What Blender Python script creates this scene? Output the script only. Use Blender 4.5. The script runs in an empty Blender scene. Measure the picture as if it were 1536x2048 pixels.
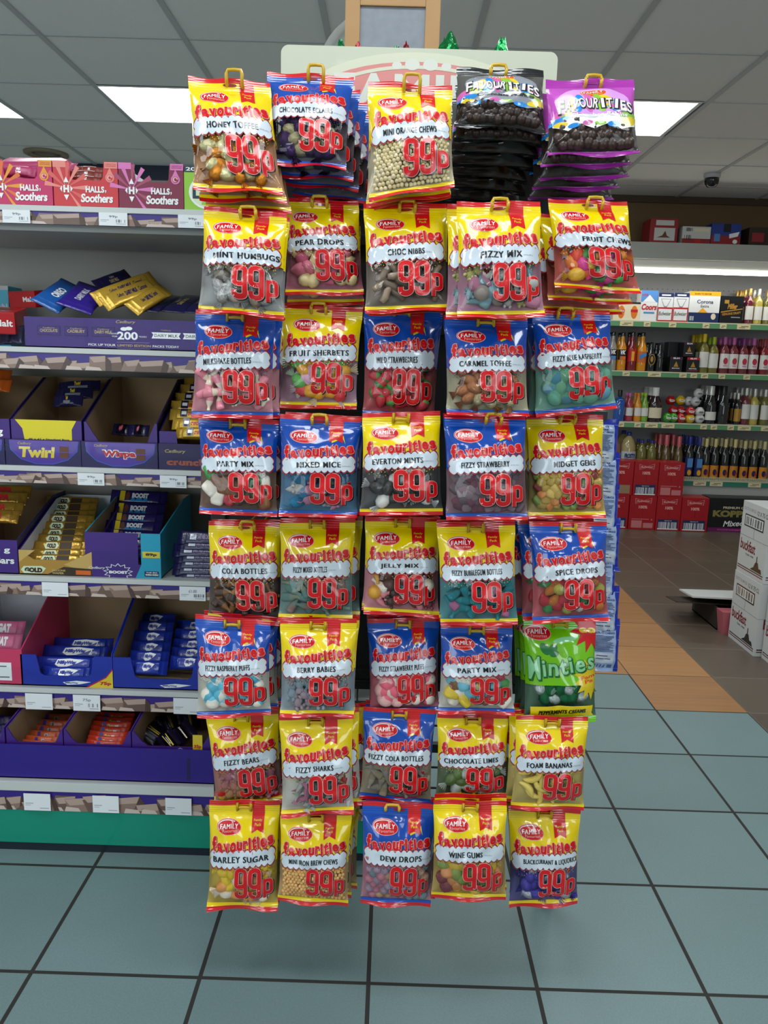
import bpy, bmesh, math, random
import numpy as np
from mathutils import Matrix, Vector, noise as mnoise

SC = bpy.context.scene
COL = SC.collection
# ------------------------------------------------------------------ camera, light level, exposure
FL, PITCH, YAW, ROLL, CAMZ = 1590.0, 0.18557, -0.00548, 0.02972, 1.205     # focal length in pixels of a 1536x2048 frame
CEIL = 2.50
_s, _c = math.sin, math.cos
FWD = np.array([_s(YAW)*_c(PITCH), _c(YAW)*_c(PITCH), -_s(PITCH)])
RGT = np.array([_c(YAW), -_s(YAW), 0.0])
UPV = np.cross(RGT, FWD)
RGT, UPV = _c(ROLL)*RGT + _s(ROLL)*UPV, -_s(ROLL)*RGT + _c(ROLL)*UPV
CAM = np.array([0.0, 0.0, CAMZ])
cam_d = bpy.data.cameras.new('camera'); cam_o = bpy.data.objects.new('camera', cam_d); COL.objects.link(cam_o)
cam_d.sensor_fit = 'VERTICAL'; cam_d.sensor_height = 36.0; cam_d.lens = FL/2048*36.0
cam_d.clip_start = 0.02; cam_d.clip_end = 60
cam_o.matrix_world = Matrix(((RGT[0], UPV[0], -FWD[0], 0), (RGT[1], UPV[1], -FWD[1], 0), (RGT[2], UPV[2], -FWD[2], CAMZ), (0, 0, 0, 1)))
SC.camera = cam_o
SC.view_settings.view_transform = 'Standard'; SC.view_settings.look = 'None'
SC.view_settings.gamma = 1.0; SC.view_settings.use_curve_mapping = False
SC.view_settings.exposure = -0.22
FILL_STRENGTH = 4.0          # added fill from unseen glowing panes behind the viewer
PANEL_STRENGTH = 11.0            # the ceiling light panels
SHELF_LAMP = 10.0               # the tube under the canopy of the far drinks shelving
W_ = bpy.data.worlds.new('world'); SC.world = W_; W_.use_nodes = True
W_.node_tree.nodes['Background'].inputs[0].default_value = (0.75, 0.88, 1.0, 1)
W_.node_tree.nodes['Background'].inputs[1].default_value = 0.02
SC.cycles.transparent_max_bounces = 16
SC.cycles.max_bounces = 5; SC.cycles.adaptive_threshold = .02

def ray(x, y): return FWD + (x-768)/FL*RGT - (y-1024)/FL*UPV
def P(x, y, Y):                  # the point of the plane at depth Y that stands at a place of the photograph
    d = ray(x, y); return CAM + d*(Y/d[1])
def PZ(x, y, z):                 # the same on a level plane
    d = ray(x, y); return CAM + d*((z-CAMZ)/d[2])
def lerp(a, b, t): return a + (b-a)*t

# ------------------------------------------------------------------ materials
MATS = {}
def lin(c): return tuple(((v/12.92) if v <= .04045 else ((v+.055)/1.055)**2.4) for v in c)
def hexc(h): return lin(tuple(int(h[i:i+2], 16)/255 for i in (0, 2, 4)))
def mat(name, col, rough=.5, metal=0., spec=.5, bump=0., bscale=40., var=0., vscale=8., coat=0., emit=None, stripes=0., trans=0., ior=1.45, rnd=False, detail=2.):
    if name in MATS: return MATS[name]
    m = bpy.data.materials.new(name); m.use_nodes = True; MATS[name] = m
    if isinstance(col, str): col = hexc(col)
    nt = m.node_tree; N = nt.nodes; L = nt.links; b = N['Principled BSDF']
    b.inputs['Base Color'].default_value = (*col, 1); b.inputs['Roughness'].default_value = rough
    b.inputs['Metallic'].default_value = metal; b.inputs['Specular IOR Level'].default_value = spec
    b.inputs['IOR'].default_value = ior; b.inputs['Coat Weight'].default_value = coat; b.inputs['Coat Roughness'].default_value = .04
    b.inputs['Transmission Weight'].default_value = trans
    m.diffuse_color = (*col, 1)
    if emit:
        b.inputs['Emission Color'].default_value = (*emit[0], 1); b.inputs['Emission Strength'].default_value = emit[1]
    tc = N.new('ShaderNodeTexCoord')
    if bump:
        n = N.new('ShaderNodeTexNoise'); n.noise_dimensions = '4D'; n.inputs['Scale'].default_value = bscale; n.inputs['Detail'].default_value = detail
        L.new(tc.outputs['Object'], n.inputs['Vector'])
        if rnd:
            oi = N.new('ShaderNodeObjectInfo'); mu = N.new('ShaderNodeMath'); mu.operation = 'MULTIPLY'; mu.inputs[1].default_value = 30
            L.new(oi.outputs['Random'], mu.inputs[0]); L.new(mu.outputs[0], n.inputs['W'])
        bp = N.new('ShaderNodeBump'); bp.inputs['Strength'].default_value = bump; bp.inputs['Distance'].default_value = .004
        h = n.outputs[0]
        if stripes:
            w = N.new('ShaderNodeTexWave'); w.bands_direction = 'Z'; w.inputs['Scale'].default_value = stripes; w.inputs['Distortion'].default_value = .3
            L.new(tc.outputs['Object'], w.inputs['Vector'])
            ad = N.new('ShaderNodeMath'); ad.operation = 'MULTIPLY_ADD'; ad.inputs[1].default_value = .25
            L.new(w.outputs[1], ad.inputs[0]); L.new(h, ad.inputs[2]); h = ad.outputs[0]
        L.new(h, bp.inputs['Height']); L.new(bp.outputs[0], b.inputs['Normal'])
        if coat: L.new(bp.outputs[0], b.inputs['Coat Normal'])
    if var:
        n2 = N.new('ShaderNodeTexNoise'); n2.inputs['Scale'].default_value = vscale; n2.inputs['Detail'].default_value = 4
        L.new(tc.outputs['Object'], n2.inputs['Vector'])
        mx = N.new('ShaderNodeMixRGB'); mx.blend_type = 'MIX'
        mx.inputs[1].default_value = (*[max(0, c*(1-var)) for c in col], 1); mx.inputs[2].default_value = (*[min(1, c*(1+var)) for c in col], 1)
        L.new(n2.outputs[0], mx.inputs[0]); L.new(mx.outputs[0], b.inputs['Base Color'])
    return m
def film(name, rough=.06, refl=.10, bump=.5, bscale=30., tint=(1, 1, 1), fres=.35):
    if name in MATS: return MATS[name]
    m = bpy.data.materials.new(name); m.use_nodes = True; MATS[name] = m
    nt = m.node_tree; N = nt.nodes; L = nt.links; N.clear()
    out = N.new('ShaderNodeOutputMaterial'); t = N.new('ShaderNodeBsdfTransparent'); g = N.new('ShaderNodeBsdfGlossy'); mx = N.new('ShaderNodeMixShader')
    t.inputs[0].default_value = (*tint, 1); g.inputs['Roughness'].default_value = rough
    tc = N.new('ShaderNodeTexCoord'); n = N.new('ShaderNodeTexNoise'); n.noise_dimensions = '4D'; n.inputs['Scale'].default_value = bscale; n.inputs['Detail'].default_value = 1.5
    oi = N.new('ShaderNodeObjectInfo'); mu = N.new('ShaderNodeMath'); mu.operation = 'MULTIPLY'; mu.inputs[1].default_value = 30
    L.new(oi.outputs['Random'], mu.inputs[0]); L.new(mu.outputs[0], n.inputs['W'])
    L.new(tc.outputs['Object'], n.inputs['Vector'])
    bp = N.new('ShaderNodeBump'); bp.inputs['Strength'].default_value = bump; bp.inputs['Distance'].default_value = .004
    L.new(n.outputs[0], bp.inputs['Height']); L.new(bp.outputs[0], g.inputs['Normal'])
    lw = N.new('ShaderNodeLayerWeight'); lw.inputs[0].default_value = .25; L.new(bp.outputs[0], lw.inputs['Normal'])
    md = N.new('ShaderNodeMath'); md.operation = 'MULTIPLY_ADD'; md.inputs[1].default_value = fres; md.inputs[2].default_value = refl
    L.new(lw.outputs['Fresnel'], md.inputs[0]); L.new(md.outputs[0], mx.inputs[0])
    L.new(t.outputs[0], mx.inputs[1]); L.new(g.outputs[0], mx.inputs[2]); L.new(mx.outputs[0], out.inputs[0])
    return m

# ------------------------------------------------------------------ mesh building
WL = {}                        # where each object's own origin stands in the room
class MB:
    def __init__(s): s.v = []; s.f = []; s.m = []; s.mats = []; s.nv = 0; s.nrm = None; s.sm = []
    def mi(s, m):
        if m not in s.mats: s.mats.append(m)
        return s.mats.index(m)
    def add(s, V, F, m, smooth=False, nrm=None):
        V = np.asarray(V, float).reshape(-1, 3); k = s.mi(m); o = s.nv
        s.v.append(V); s.nv += len(V)
        if nrm is not None:
            if s.nrm is None: s.nrm = []
            s.nrm.append(nrm)
        for f in F: s.f.append([int(i)+o for i in f]); s.m.append(k); s.sm.append(smooth)
        return s
    def build(s, name, parent=None, origin=None):
        me = bpy.data.meshes.new(name)
        V = np.concatenate(s.v) if s.v else np.zeros((0, 3))
        if origin is not None: V = V - np.asarray(origin)
        me.from_pydata(V.tolist(), [], s.f)
        for m in s.mats: me.materials.append(m)
        me.polygons.foreach_set('material_index', s.m); me.polygons.foreach_set('use_smooth', s.sm)
        me.update()
        if s.nrm is not None and len(np.concatenate(s.nrm)) == len(V):
            me.normals_split_custom_set_from_vertices(np.concatenate(s.nrm).tolist())
        o = bpy.data.objects.new(name, me); COL.objects.link(o)
        w = np.zeros(3) if origin is None else np.asarray(origin, float)
        o.location = w - (WL.get(parent.name, np.zeros(3)) if parent is not None else 0)
        if parent is not None: o.parent = parent
        WL[o.name] = w
        return o
    # shapes -------------------------------------------------
    def hexa(s, pts, m):          # 8 points: bottom loop 0-3 then top loop 4-7
        return s.add(pts, [(3, 2, 1, 0), (4, 5, 6, 7), (0, 1, 5, 4), (1, 2, 6, 5), (2, 3, 7, 6), (3, 0, 4, 7)], m)
    def box(s, lo, hi, m, bev=0.):
        x0, y0, z0 = lo; x1, y1, z1 = hi
        if bev <= 0: return s.hexa([(x0, y0, z0), (x1, y0, z0), (x1, y1, z0), (x0, y1, z0), (x0, y0, z1), (x1, y0, z1), (x1, y1, z1), (x0, y1, z1)], m)
        b = min(bev, .45*min(x1-x0, y1-y0, z1-z0)); bm = bmesh.new(); bmesh.ops.create_cube(bm, size=1)
        for v in bm.verts: v.co = Vector((lerp(x0, x1, v.co.x+.5), lerp(y0, y1, v.co.y+.5), lerp(z0, z1, v.co.z+.5)))
        bmesh.ops.bevel(bm, geom=bm.edges[:], offset=b, segments=2, affect='EDGES', profile=.7)
        bm.verts.index_update(); s.add([tuple(v.co) for v in bm.verts], [[v.index for v in f.verts] for f in bm.faces], m); bm.free(); return s
    def prism(s, poly, a, b, m, mcap=None):   # poly: list of 3D points, extruded by the vector b (a: start offset)
        p = np.asarray(poly, float) + np.asarray(a, float); q = p + np.asarray(b, float); n = len(p)
        s.add(np.concatenate([p, q]), [[i, (i+1) % n, n+(i+1) % n, n+i] for i in range(n)], m)
        V = [Vector(x) for x in p]
        from mathutils.geometry import tessellate_polygon
        t = tessellate_polygon([V])
        s.add(p, [x for x in t], mcap or m); s.add(q, [tuple(reversed(x)) for x in t], mcap or m); return s
    def tube(s, pts, r, m, seg=8, cap=True):
        pts = np.asarray(pts, float); n = len(pts); rr = np.broadcast_to(np.asarray(r, float), (n,)); V = []
        T = np.gradient(pts, axis=0); T /= np.linalg.norm(T, axis=1)[:, None]+1e-12
        ref = np.array([0, 0, 1.]) if abs(T[0][2]) < .9 else np.array([1., 0, 0])
        A = np.cross(T[0], ref); A /= np.linalg.norm(A)
        for i in range(n):
            A = A - T[i]*(A@T[i]); A /= np.linalg.norm(A)+1e-12; B = np.cross(T[i], A)
            for k in range(seg):
                a = 2*math.pi*k/seg; V.append(pts[i]+rr[i]*(_c(a)*A+_s(a)*B))
        F = [(i*seg+k, i*seg+(k+1) % seg, (i+1)*seg+(k+1) % seg, (i+1)*seg+k) for i in range(n-1) for k in range(seg)]
        if cap: F += [tuple(range(seg))[::-1], tuple((n-1)*seg+k for k in range(seg))]
        return s.add(V, F, m, True)
    def lathe(s, prof, c, m, seg=16, axis='z', sm=True, cap=True):   # prof: (radius, height)
        V = []; n = len(prof)
        for r, h in prof:
            for k in range(seg):
                a = 2*math.pi*k/seg
                V.append((c[0]+r*_c(a), c[1]+r*_s(a), c[2]+h) if axis == 'z' else ((c[0]+r*_c(a), c[1]+h, c[2]+r*_s(a)) if axis == 'y' else (c[0]+h, c[1]+r*_c(a), c[2]+r*_s(a))))
        F = [(i*seg+k, i*seg+(k+1) % seg, (i+1)*seg+(k+1) % seg, (i+1)*seg+k) for i in range(n-1) for k in range(seg)]
        if cap: F += [tuple(range(seg))[::-1], tuple((n-1)*seg+k for k in range(seg))]
        return s.add(V, F, m, sm)
    # flat print ---------------------------------------------
    def decal(s, vt, fr, m, k=1):
        V, T = vt; o, ex, ey, n = fr; s.nd = getattr(s, 'nd', 0)+1; k = k+.012*(s.nd % 70)       # no two prints in one plane
        W = np.asarray(o) + V[:, :1]*np.asarray(ex) + V[:, 1:2]*np.asarray(ey) + np.asarray(n)*(.0004*k)
        return s.add(W, T, m)
    def ball(s, c, r, m, sub=1, sc=(1, 1, 1)):
        V, F = ico(sub); return s.add(np.asarray(c)+V*np.asarray(sc)*r, F, m, True)
_ico = {}
def ico(n):
    if n not in _ico:
        bm = bmesh.new(); bmesh.ops.create_icosphere(bm, subdivisions=n, radius=1); bm.verts.index_update()
        _ico[n] = (np.array([tuple(v.co) for v in bm.verts]), [[v.index for v in f.verts] for f in bm.faces]); bm.free()
    return _ico[n]
def empty(name, loc):
    o = bpy.data.objects.new(name, None); o.location = loc; WL[o.name] = np.asarray(loc, float); o.empty_display_size = .05; COL.objects.link(o); return o
def tag(o, label, cat, group=None, kind=None):
    o['label'] = label; o['category'] = cat
    if group: o['group'] = group
    if kind: o['kind'] = kind
    return o
def struct(o, label=None):
    o['kind'] = 'structure'
    if label: o['label'] = label
    return o
def dup(root, loc, label=None, keep=None, group=None, rot=None, scale=None):
    r = root.copy(); COL.objects.link(r); r.location = loc
    if rot is not None: r.rotation_euler = rot
    if scale is not None: r.scale = scale
    if label: r['label'] = label
    if group: r['group'] = group
    for ch in list(root.children):
        if keep and not keep(ch): continue
        c = ch.copy(); COL.objects.link(c); c.parent = r
        for g in list(ch.children):
            d = g.copy(); COL.objects.link(d); d.parent = c
    return r

# ------------------------------------------------------------------ 2D lettering and shapes: (points, triangles)
_tc = {}
def text_raw(s_, off=0., sp=1.0, shear=0.):
    k = (s_, off, sp, shear)
    if k in _tc: return _tc[k]
    c = bpy.data.curves.new('t', 'FONT'); c.body = s_; c.size = 1; c.offset = off; c.resolution_u = 3; c.space_character = sp; c.shear = shear
    o = bpy.data.objects.new('t', c); me = o.to_mesh(); me.calc_loop_triangles()
    V = np.array([(v.co.x, v.co.y) for v in me.vertices]).reshape(-1, 2); T = [tuple(t.vertices) for t in me.loop_triangles]
    o.to_mesh_clear(); bpy.data.objects.remove(o); bpy.data.curves.remove(c)
    _tc[k] = (V, T); return _tc[k]
def text(s_, x0, x1, yc, h, off=.03, sp=1.06, shear=0., rot=0., base=None):      # fitted in a box, y up
    V, T = text_raw(s_, off, sp, shear); R = text_raw(s_, base, sp, shear)[0] if base is not None else V
    lo, hi = R.min(0), R.max(0); sx = (x1-x0)/(hi[0]-lo[0]); sy = h/(hi[1]-lo[1])
    Q = np.stack([(V[:, 0]-lo[0])*sx - (x1-x0)/2, (V[:, 1]-lo[1])*sy - h/2], 1)
    c, s = _c(rot), _s(rot); Q = np.stack([Q[:, 0]*c-Q[:, 1]*s, Q[:, 0]*s+Q[:, 1]*c], 1)
    return Q + np.array([(x0+x1)/2, yc]), T
def poly(pts):
    from mathutils.geometry import tessellate_polygon
    p = [Vector((x, y, 0)) for x, y in pts]; return np.array(pts, float), [tuple(t) for t in tessellate_polygon([p])]
def rect(x0, y0, x1, y1): return np.array([(x0, y0), (x1, y0), (x1, y1), (x0, y1)], float), [(0, 1, 2), (0, 2, 3)]
def ellipse(cx, cy, rx, ry, n=28, rot=0.):
    a = np.linspace(0, 2*math.pi, n, endpoint=False); X, Y = rx*np.cos(a), ry*np.sin(a); c, s = _c(rot), _s(rot)
    V = np.stack([cx+X*c-Y*s, cy+X*s+Y*c], 1); return np.concatenate([[(cx, cy)], V]), [(0, 1+i, 1+(i+1) % n) for i in range(n)]
def star(cx, cy, R, r, n=5, rot=0.):
    V = [(cx, cy)]+[(cx+(R if i % 2 == 0 else r)*_s(rot+math.pi*i/n), cy+(R if i % 2 == 0 else r)*_c(rot+math.pi*i/n)) for i in range(2*n)]
    return np.array(V), [(0, 1+i, 1+(i+1) % (2*n)) for i in range(2*n)]
def stroke(path, w, closed=False):
    p = np.asarray(path, float); n = len(p); V = []; T = []
    d = (np.roll(p, -1, 0)-np.roll(p, 1, 0)) if closed else np.gradient(p, axis=0)
    d /= np.linalg.norm(d, axis=1)[:, None]+1e-9; q = np.stack([-d[:, 1], d[:, 0]], 1)*w/2
    V = np.concatenate([p+q, p-q])
    for i in range(n if closed else n-1):
        j = (i+1) % n; T += [(i, j, n+j), (i, n+j, n+i)]
    return V, T
def join(*L):
    V = []; T = []; o = 0
    for v, t in L:
        V.append(v); T += [tuple(i+o for i in x) for x in t]; o += len(v)
    return np.concatenate(V), T
def xf(vt, sx=1, sy=1, dx=0, dy=0, rot=0.):
    V, T = vt; c, s = _c(rot), _s(rot); X, Y = V[:, 0]*sx, V[:, 1]*sy
    return np.stack([X*c-Y*s+dx, X*s+Y*c+dy], 1), T
def split(vt, L, sx=1., sy=1.):                 # cut long triangles so that print follows a curved surface
    V = [tuple(v) for v in vt[0]]; out = []; st = list(vt[1]); mid = {}
    while st:
        t = st.pop(); e = []
        for i in range(3):
            a, b = V[t[i]], V[t[(i+1) % 3]]; e.append(math.hypot((a[0]-b[0])*sx, (a[1]-b[1])*sy))
        i = max(range(3), key=lambda q: e[q])
        if e[i] <= L: out.append(t); continue
        a, b, c = t[i], t[(i+1) % 3], t[(i+2) % 3]; k = (min(a, b), max(a, b))
        if k not in mid: mid[k] = len(V); V.append(((V[a][0]+V[b][0])/2, (V[a][1]+V[b][1])/2))
        st += [(a, mid[k], c), (mid[k], b, c)]
    return np.array(V), out
def arc(cx, cy, rx, ry, a0, a1, n=10):
    a = np.radians(np.linspace(a0, a1, n)); return [(cx+rx*x, cy+ry*y) for x, y in zip(np.cos(a), np.sin(a))]
def nine_(w):                                     # a condensed figure nine in a box 1 wide, 2.3 high
    loop = arc(.5, 1.95-.0, .36, .22, 0, 180)+arc(.5, 1.2, .36, .22, 180, 360)
    tail = [(.86, 1.95), (.86, 1.5), (.86, .5)]+arc(.5, .36, .36, .22, 0, -180)+[(.14, .56)]
    return stroke(loop, w, True), stroke(tail, w)
def pee_(w):
    loop = arc(.45, 1.45, .31, .2, 0, 180)+arc(.45, .75, .31, .2, 180, 360)
    return stroke(loop, w, True), stroke([(.14, 1.75), (.14, .9), (.14, 0.)], w)
def price99(w): return [xf(q) for q in nine_(w)]+[xf(q, dx=1.12) for q in nine_(w)]+[xf(q, .86, .86, 2.28, -.05) for q in pee_(w*.92)]     # 3 wide, 2.3 high
def cloudshape(cx, cy, rx, ry, nx=9, ny=2, grow=0., tilt=0., ends=.5):
    # a long label with scalloped edges
    pts = []; hx, hy = rx, ry
    def scal(p, q, n):
        p, q = np.array(p), np.array(q); d = (q-p)/n; nn = np.array([d[1], -d[0]]); nn = nn/np.linalg.norm(nn)
        for i in range(n):
            for t in np.linspace(0, 1, 6)[:-1]: pts.append(tuple(p+d*(i+t)+nn*np.linalg.norm(d)*.28*math.sin(math.pi*t)))
    scal((-hx, -hy), (hx, -hy), nx); scal((hx, -hy), (hx, hy), ny); scal((hx, hy), (-hx, hy), nx); scal((-hx, hy), (-hx, -hy), ny)
    a = np.array(pts); a = a*(1+grow/np.array([rx, ry])); a[:, 1] += a[:, 0]*tilt
    a += np.array([cx, cy]); return poly([tuple(p) for p in a])

# ================================================================== the room
TILE = 1/3; TX0, TY0 = -0.67739, 1.37117          # floor grid
def floor_mat(name, col, var, grout, gw, rough=.35, grain=False, spec=.5):
    m = bpy.data.materials.new(name); m.use_nodes = True; nt = m.node_tree; N = nt.nodes; L = nt.links; b = N['Principled BSDF']
    tc = N.new('ShaderNodeTexCoord'); sx = N.new('ShaderNodeSeparateXYZ'); L.new(tc.outputs['Object'], sx.inputs[0])
    def math_(op, a, v=None, w=None):
        n = N.new('ShaderNodeMath'); n.operation = op
        for i, q in enumerate((a, v, w)):
            if q is None: continue
            if isinstance(q, (int, float)): n.inputs[i].default_value = q
            else: L.new(q, n.inputs[i])
        return n.outputs[0]
    def line(o, off):
        t = math_('MULTIPLY_ADD', o, 1/TILE, -off/TILE); fr = math_('FRACT', math_('ADD', t, 100.5)); d = math_('ABSOLUTE', math_('SUBTRACT', fr, .5))
        return math_('LESS_THAN', d, gw/TILE/2), math_('FLOOR', math_('ADD', t, 100.0))
    lx, ix = line(sx.outputs[0], TX0); ly, iy = line(sx.outputs[1], TY0); g = math_('MAXIMUM', lx, ly)
    n1 = N.new('ShaderNodeTexNoise'); n1.inputs['Scale'].default_value = 260; n1.inputs['Detail'].default_value = 3
    if grain:
        mp = N.new('ShaderNodeMapping'); mp.inputs['Scale'].default_value = (1.2, 22, 1); L.new(tc.outputs['Object'], mp.inputs[0]); L.new(mp.outputs[0], n1.inputs['Vector']); n1.inputs['Scale'].default_value = 2.2
    else: L.new(tc.outputs['Object'], n1.inputs['Vector'])
    n2 = N.new('ShaderNodeTexNoise'); n2.inputs['Scale'].default_value = 2.5; n2.inputs['Detail'].default_value = 3; L.new(tc.outputs['Object'], n2.inputs['Vector'])
    wn = N.new('ShaderNodeTexWhiteNoise'); cb = N.new('ShaderNodeCombineXYZ'); L.new(ix, cb.inputs[0]); L.new(iy, cb.inputs[1]); L.new(cb.outputs[0], wn.inputs['Vector'])
    f = math_('ADD', math_('MULTIPLY', n1.outputs[0], .6), math_('ADD', math_('MULTIPLY', n2.outputs[0], .35), math_('MULTIPLY', wn.outputs[0], .25)))
    mr = N.new('ShaderNodeMapRange'); mr.inputs[1].default_value = .35; mr.inputs[2].default_value = .85; L.new(f, mr.inputs[0])
    mx = N.new('ShaderNodeMixRGB'); mx.inputs[1].default_value = (*[c*(1-var) for c in col], 1); mx.inputs[2].default_value = (*[c*(1+var) for c in col], 1); L.new(mr.outputs[0], mx.inputs[0])
    m2 = N.new('ShaderNodeMixRGB'); m2.inputs[2].default_value = (*grout, 1); L.new(g, m2.inputs[0]); L.new(mx.outputs[0], m2.inputs[1]); L.new(m2.outputs[0], b.inputs['Base Color'])
    r = math_('MULTIPLY_ADD', g, .4, rough); L.new(r, b.inputs['Roughness']); b.inputs['Specular IOR Level'].default_value = spec
    bp = N.new('ShaderNodeBump'); bp.inputs['Strength'].default_value = .15; bp.inputs['Distance'].default_value = .002
    hh = math_('SUBTRACT', n1.outputs[0], math_('MULTIPLY', g, 2.)); L.new(hh, bp.inputs['Height']); L.new(bp.outputs[0], b.inputs['Normal'])
    return m
RX0, RX1, RY0, RY1 = -3.9, 3.3, -2.8, 6.6
fb = MB()
aq = floor_mat('aqua_tile', hexc('738a8b'), .16, hexc('2c2b28'), .0085, .42)
orr = floor_mat('orange_wood_tile', hexc('a8784a'), .22, hexc('4a3622'), .004, .38, True)
brn = floor_mat('brown_tile', hexc('5f5347'), .18, hexc('7d7264'), .004, .36)
gx = lambda i: TX0+TILE*i
gy = lambda j: TY0+TILE*j
def fq(x0, y0, x1, y1, m): fb.add([(x0, y0, 0), (x1, y0, 0), (x1, y1, 0), (x0, y1, 0)], [(0, 1, 2, 3)], m)
fq(RX0, RY0, gx(5), gy(5), aq); fq(gx(5), RY0, gx(6), gy(4), aq); fq(gx(5), gy(4), gx(6), gy(5), orr)
fq(RX0, gy(5), gx(3), RY1, aq); fq(gx(3), gy(5), gx(6), RY1, orr); fq(gx(6), RY0, RX1, RY1, brn)
struct(fb.build('floor'))
# ceiling of square tiles hung in a grid
def ceil_mat():
    m = bpy.data.materials.new('ceiling_tile'); m.use_nodes = True; nt = m.node_tree; N = nt.nodes; L = nt.links; b = N['Principled BSDF']
    tc = N.new('ShaderNodeTexCoord'); n = N.new('ShaderNodeTexNoise'); n.inputs['Scale'].default_value = 320; n.inputs['Detail'].default_value = 4; L.new(tc.outputs['Object'], n.inputs[0])
    mx = N.new('ShaderNodeMixRGB'); mx.inputs[1].default_value = (*hexc('dde0e2'), 1); mx.inputs[2].default_value = (*hexc('eff1f1'), 1); L.new(n.outputs[0], mx.inputs[0]); L.new(mx.outputs[0], b.inputs['Base Color'])
    b.inputs['Roughness'].default_value = .9
    bp = N.new('ShaderNodeBump'); bp.inputs['Strength'].default_value = .4; bp.inputs['Distance'].default_value = .003; L.new(n.outputs[0], bp.inputs['Height']); L.new(bp.outputs[0], b.inputs['Normal'])
    return m
CX0, CY0 = -1.502, 3.593
cm = ceil_mat(); tb = mat('ceiling_grid_bar', 'b4b9bd', .5)
PANELS = [(i, j) for j in (-8, -5, -2, 1) for i in (-2, 0, 2, 4)]
cb = MB()
for i in range(-4, 8):
    for j in range(-11, 5):
        if (i, j) in PANELS: continue
        x0, y0 = CX0+.6*i, CY0+.6*j
        cb.add([(x0, y0, CEIL), (x0, y0+.6, CEIL), (x0+.6, y0+.6, CEIL), (x0+.6, y0, CEIL)], [(0, 1, 2, 3)], cm)
for i in range(-4, 9): x = CX0+.6*i; cb.box((x-.012, RY0, CEIL-.006), (x+.012, RY1, CEIL+.002), tb)
for j in range(-10, 6): y = CY0+.6*j; cb.box((RX0, y-.006, CEIL-.003), (RX1, y+.006, CEIL+.002), tb)
struct(cb.build('ceiling'))
em = mat('light_diffuser', (.9, .95, 1), .6, emit=((.93, .98, 1.0), PANEL_STRENGTH)); fr_m = mat('light_frame', 'd8dcdc', .4)
seenp = {(-2, 1): 'light panel cut off by the left edge above the cough sweets', (0, 1): 'bright ceiling light panel left of the hanging toffee bag', (4, 1): 'bright ceiling light panel right of the hanging purple bag'}
for i, j in PANELS:
    x0, y0 = CX0+.6*i+.014, CY0+.6*j+.014; x1, y1 = x0+.572, y0+.572
    if i == 4: x0 -= .03; x1 -= .03
    t = empty('ceiling_light', ((x0+x1)/2, (y0+y1)/2, CEIL))
    tag(t, 'square white '+seenp.get((i, j), 'ceiling light panel in the row out of sight overhead' if j < 1 else 'ceiling light panel hidden behind the header board'), 'ceiling light', 'light panels in the ceiling')
    f = MB(); z0, z1 = CEIL-.004, CEIL+.03
    for a in ((x0-.02, y0-.02, x1+.02, y0), (x0-.02, y1, x1+.02, y1+.02), (x0-.02, y0, x0, y1), (x1, y0, x1+.02, y1)): f.box((a[0], a[1], z0), (a[2], a[3], z1), fr_m)
    f.build('light_frame', t)
    MB().add([(x0, y0, CEIL+.004), (x0, y1, CEIL+.004), (x1, y1, CEIL+.004), (x1, y0, CEIL+.004)], [(0, 1, 2, 3)], em).build('diffuser', t)
wall_m = mat('wall_paint', 'b9b5aa', .8, var=.06, vscale=3); wood_m = mat('brown_board', '6b5232', .55, var=.12, vscale=3)
struct(MB().box((RX0, RY1, 0), (RX1, RY1+.1, CEIL+.05), wall_m).build('wall_back'))
struct(MB().box((RX0-.1, RY0, 0), (RX0, RY1, CEIL+.05), wall_m).build('wall_left'))
struct(MB().box((RX1, RY0, 0), (RX1+.1, RY1, CEIL+.05), wall_m).build('wall_right'))
struct(MB().box((RX0, RY0-.1, 0), (RX1, RY0, CEIL+.05), wall_m).build('wall_front'))
struct(MB().box((.2, 6.36, 2.0), (RX1, RY1, CEIL), wood_m).build('wall_bulkhead'))
struct(MB().box((.2, 6.34, CEIL-.05), (RX1, 6.36, CEIL), mat('dark_wood_trim', '46331f', .5)).build('trim_1'))
# smoke coloured round vent and camera dome
t = empty('ceiling_vent', (-2.33, 5.57, CEIL)); tag(t, 'round brownish vent flush in the grey ceiling tiles', 'vent')
MB().lathe([(.14, 0), (.14, -.012), (.115, -.02), (.11, -.006), (.0, -.006)], (-2.33, 5.57, CEIL), mat('vent_ring', '8a7f6c', .5), 28).build('ring', t)
MB().lathe([(.108, -.004), (.02, -.014), (0, -.014)], (-2.33, 5.57, CEIL), mat('vent_disc', '6e675b', .5), 24).build('disc', t)
t = empty('dome_camera', (2.08, 5.62, CEIL)); tag(t, 'small dark dome security camera with pale base on the ceiling', 'camera')
MB().lathe([(.0, 0), (.052, 0), (.055, -.012), (.05, -.028), (.045, -.03), (0, -.03)], (2.08, 5.62, CEIL), mat('camera_base', 'b9bcc0', .4), 24).build('base', t)
MB().lathe([(.047, -.028), (.047, -.045), (.041, -.066), (.028, -.082), (.0, -.088)], (2.08, 5.62, CEIL), mat('camera_dome', '15171c', .08, coat=.5), 24).build('dome', t)
# dark blue board behind the top of the left shelving
t = MB().box((-2.3, 5.83, CEIL-.09), (-.3, 5.87, CEIL), mat('navy_board', '1d2740', .5)).build('hanging_board'); tag(t, 'long dark blue board hung under the ceiling behind the left shelving', 'board')

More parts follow.
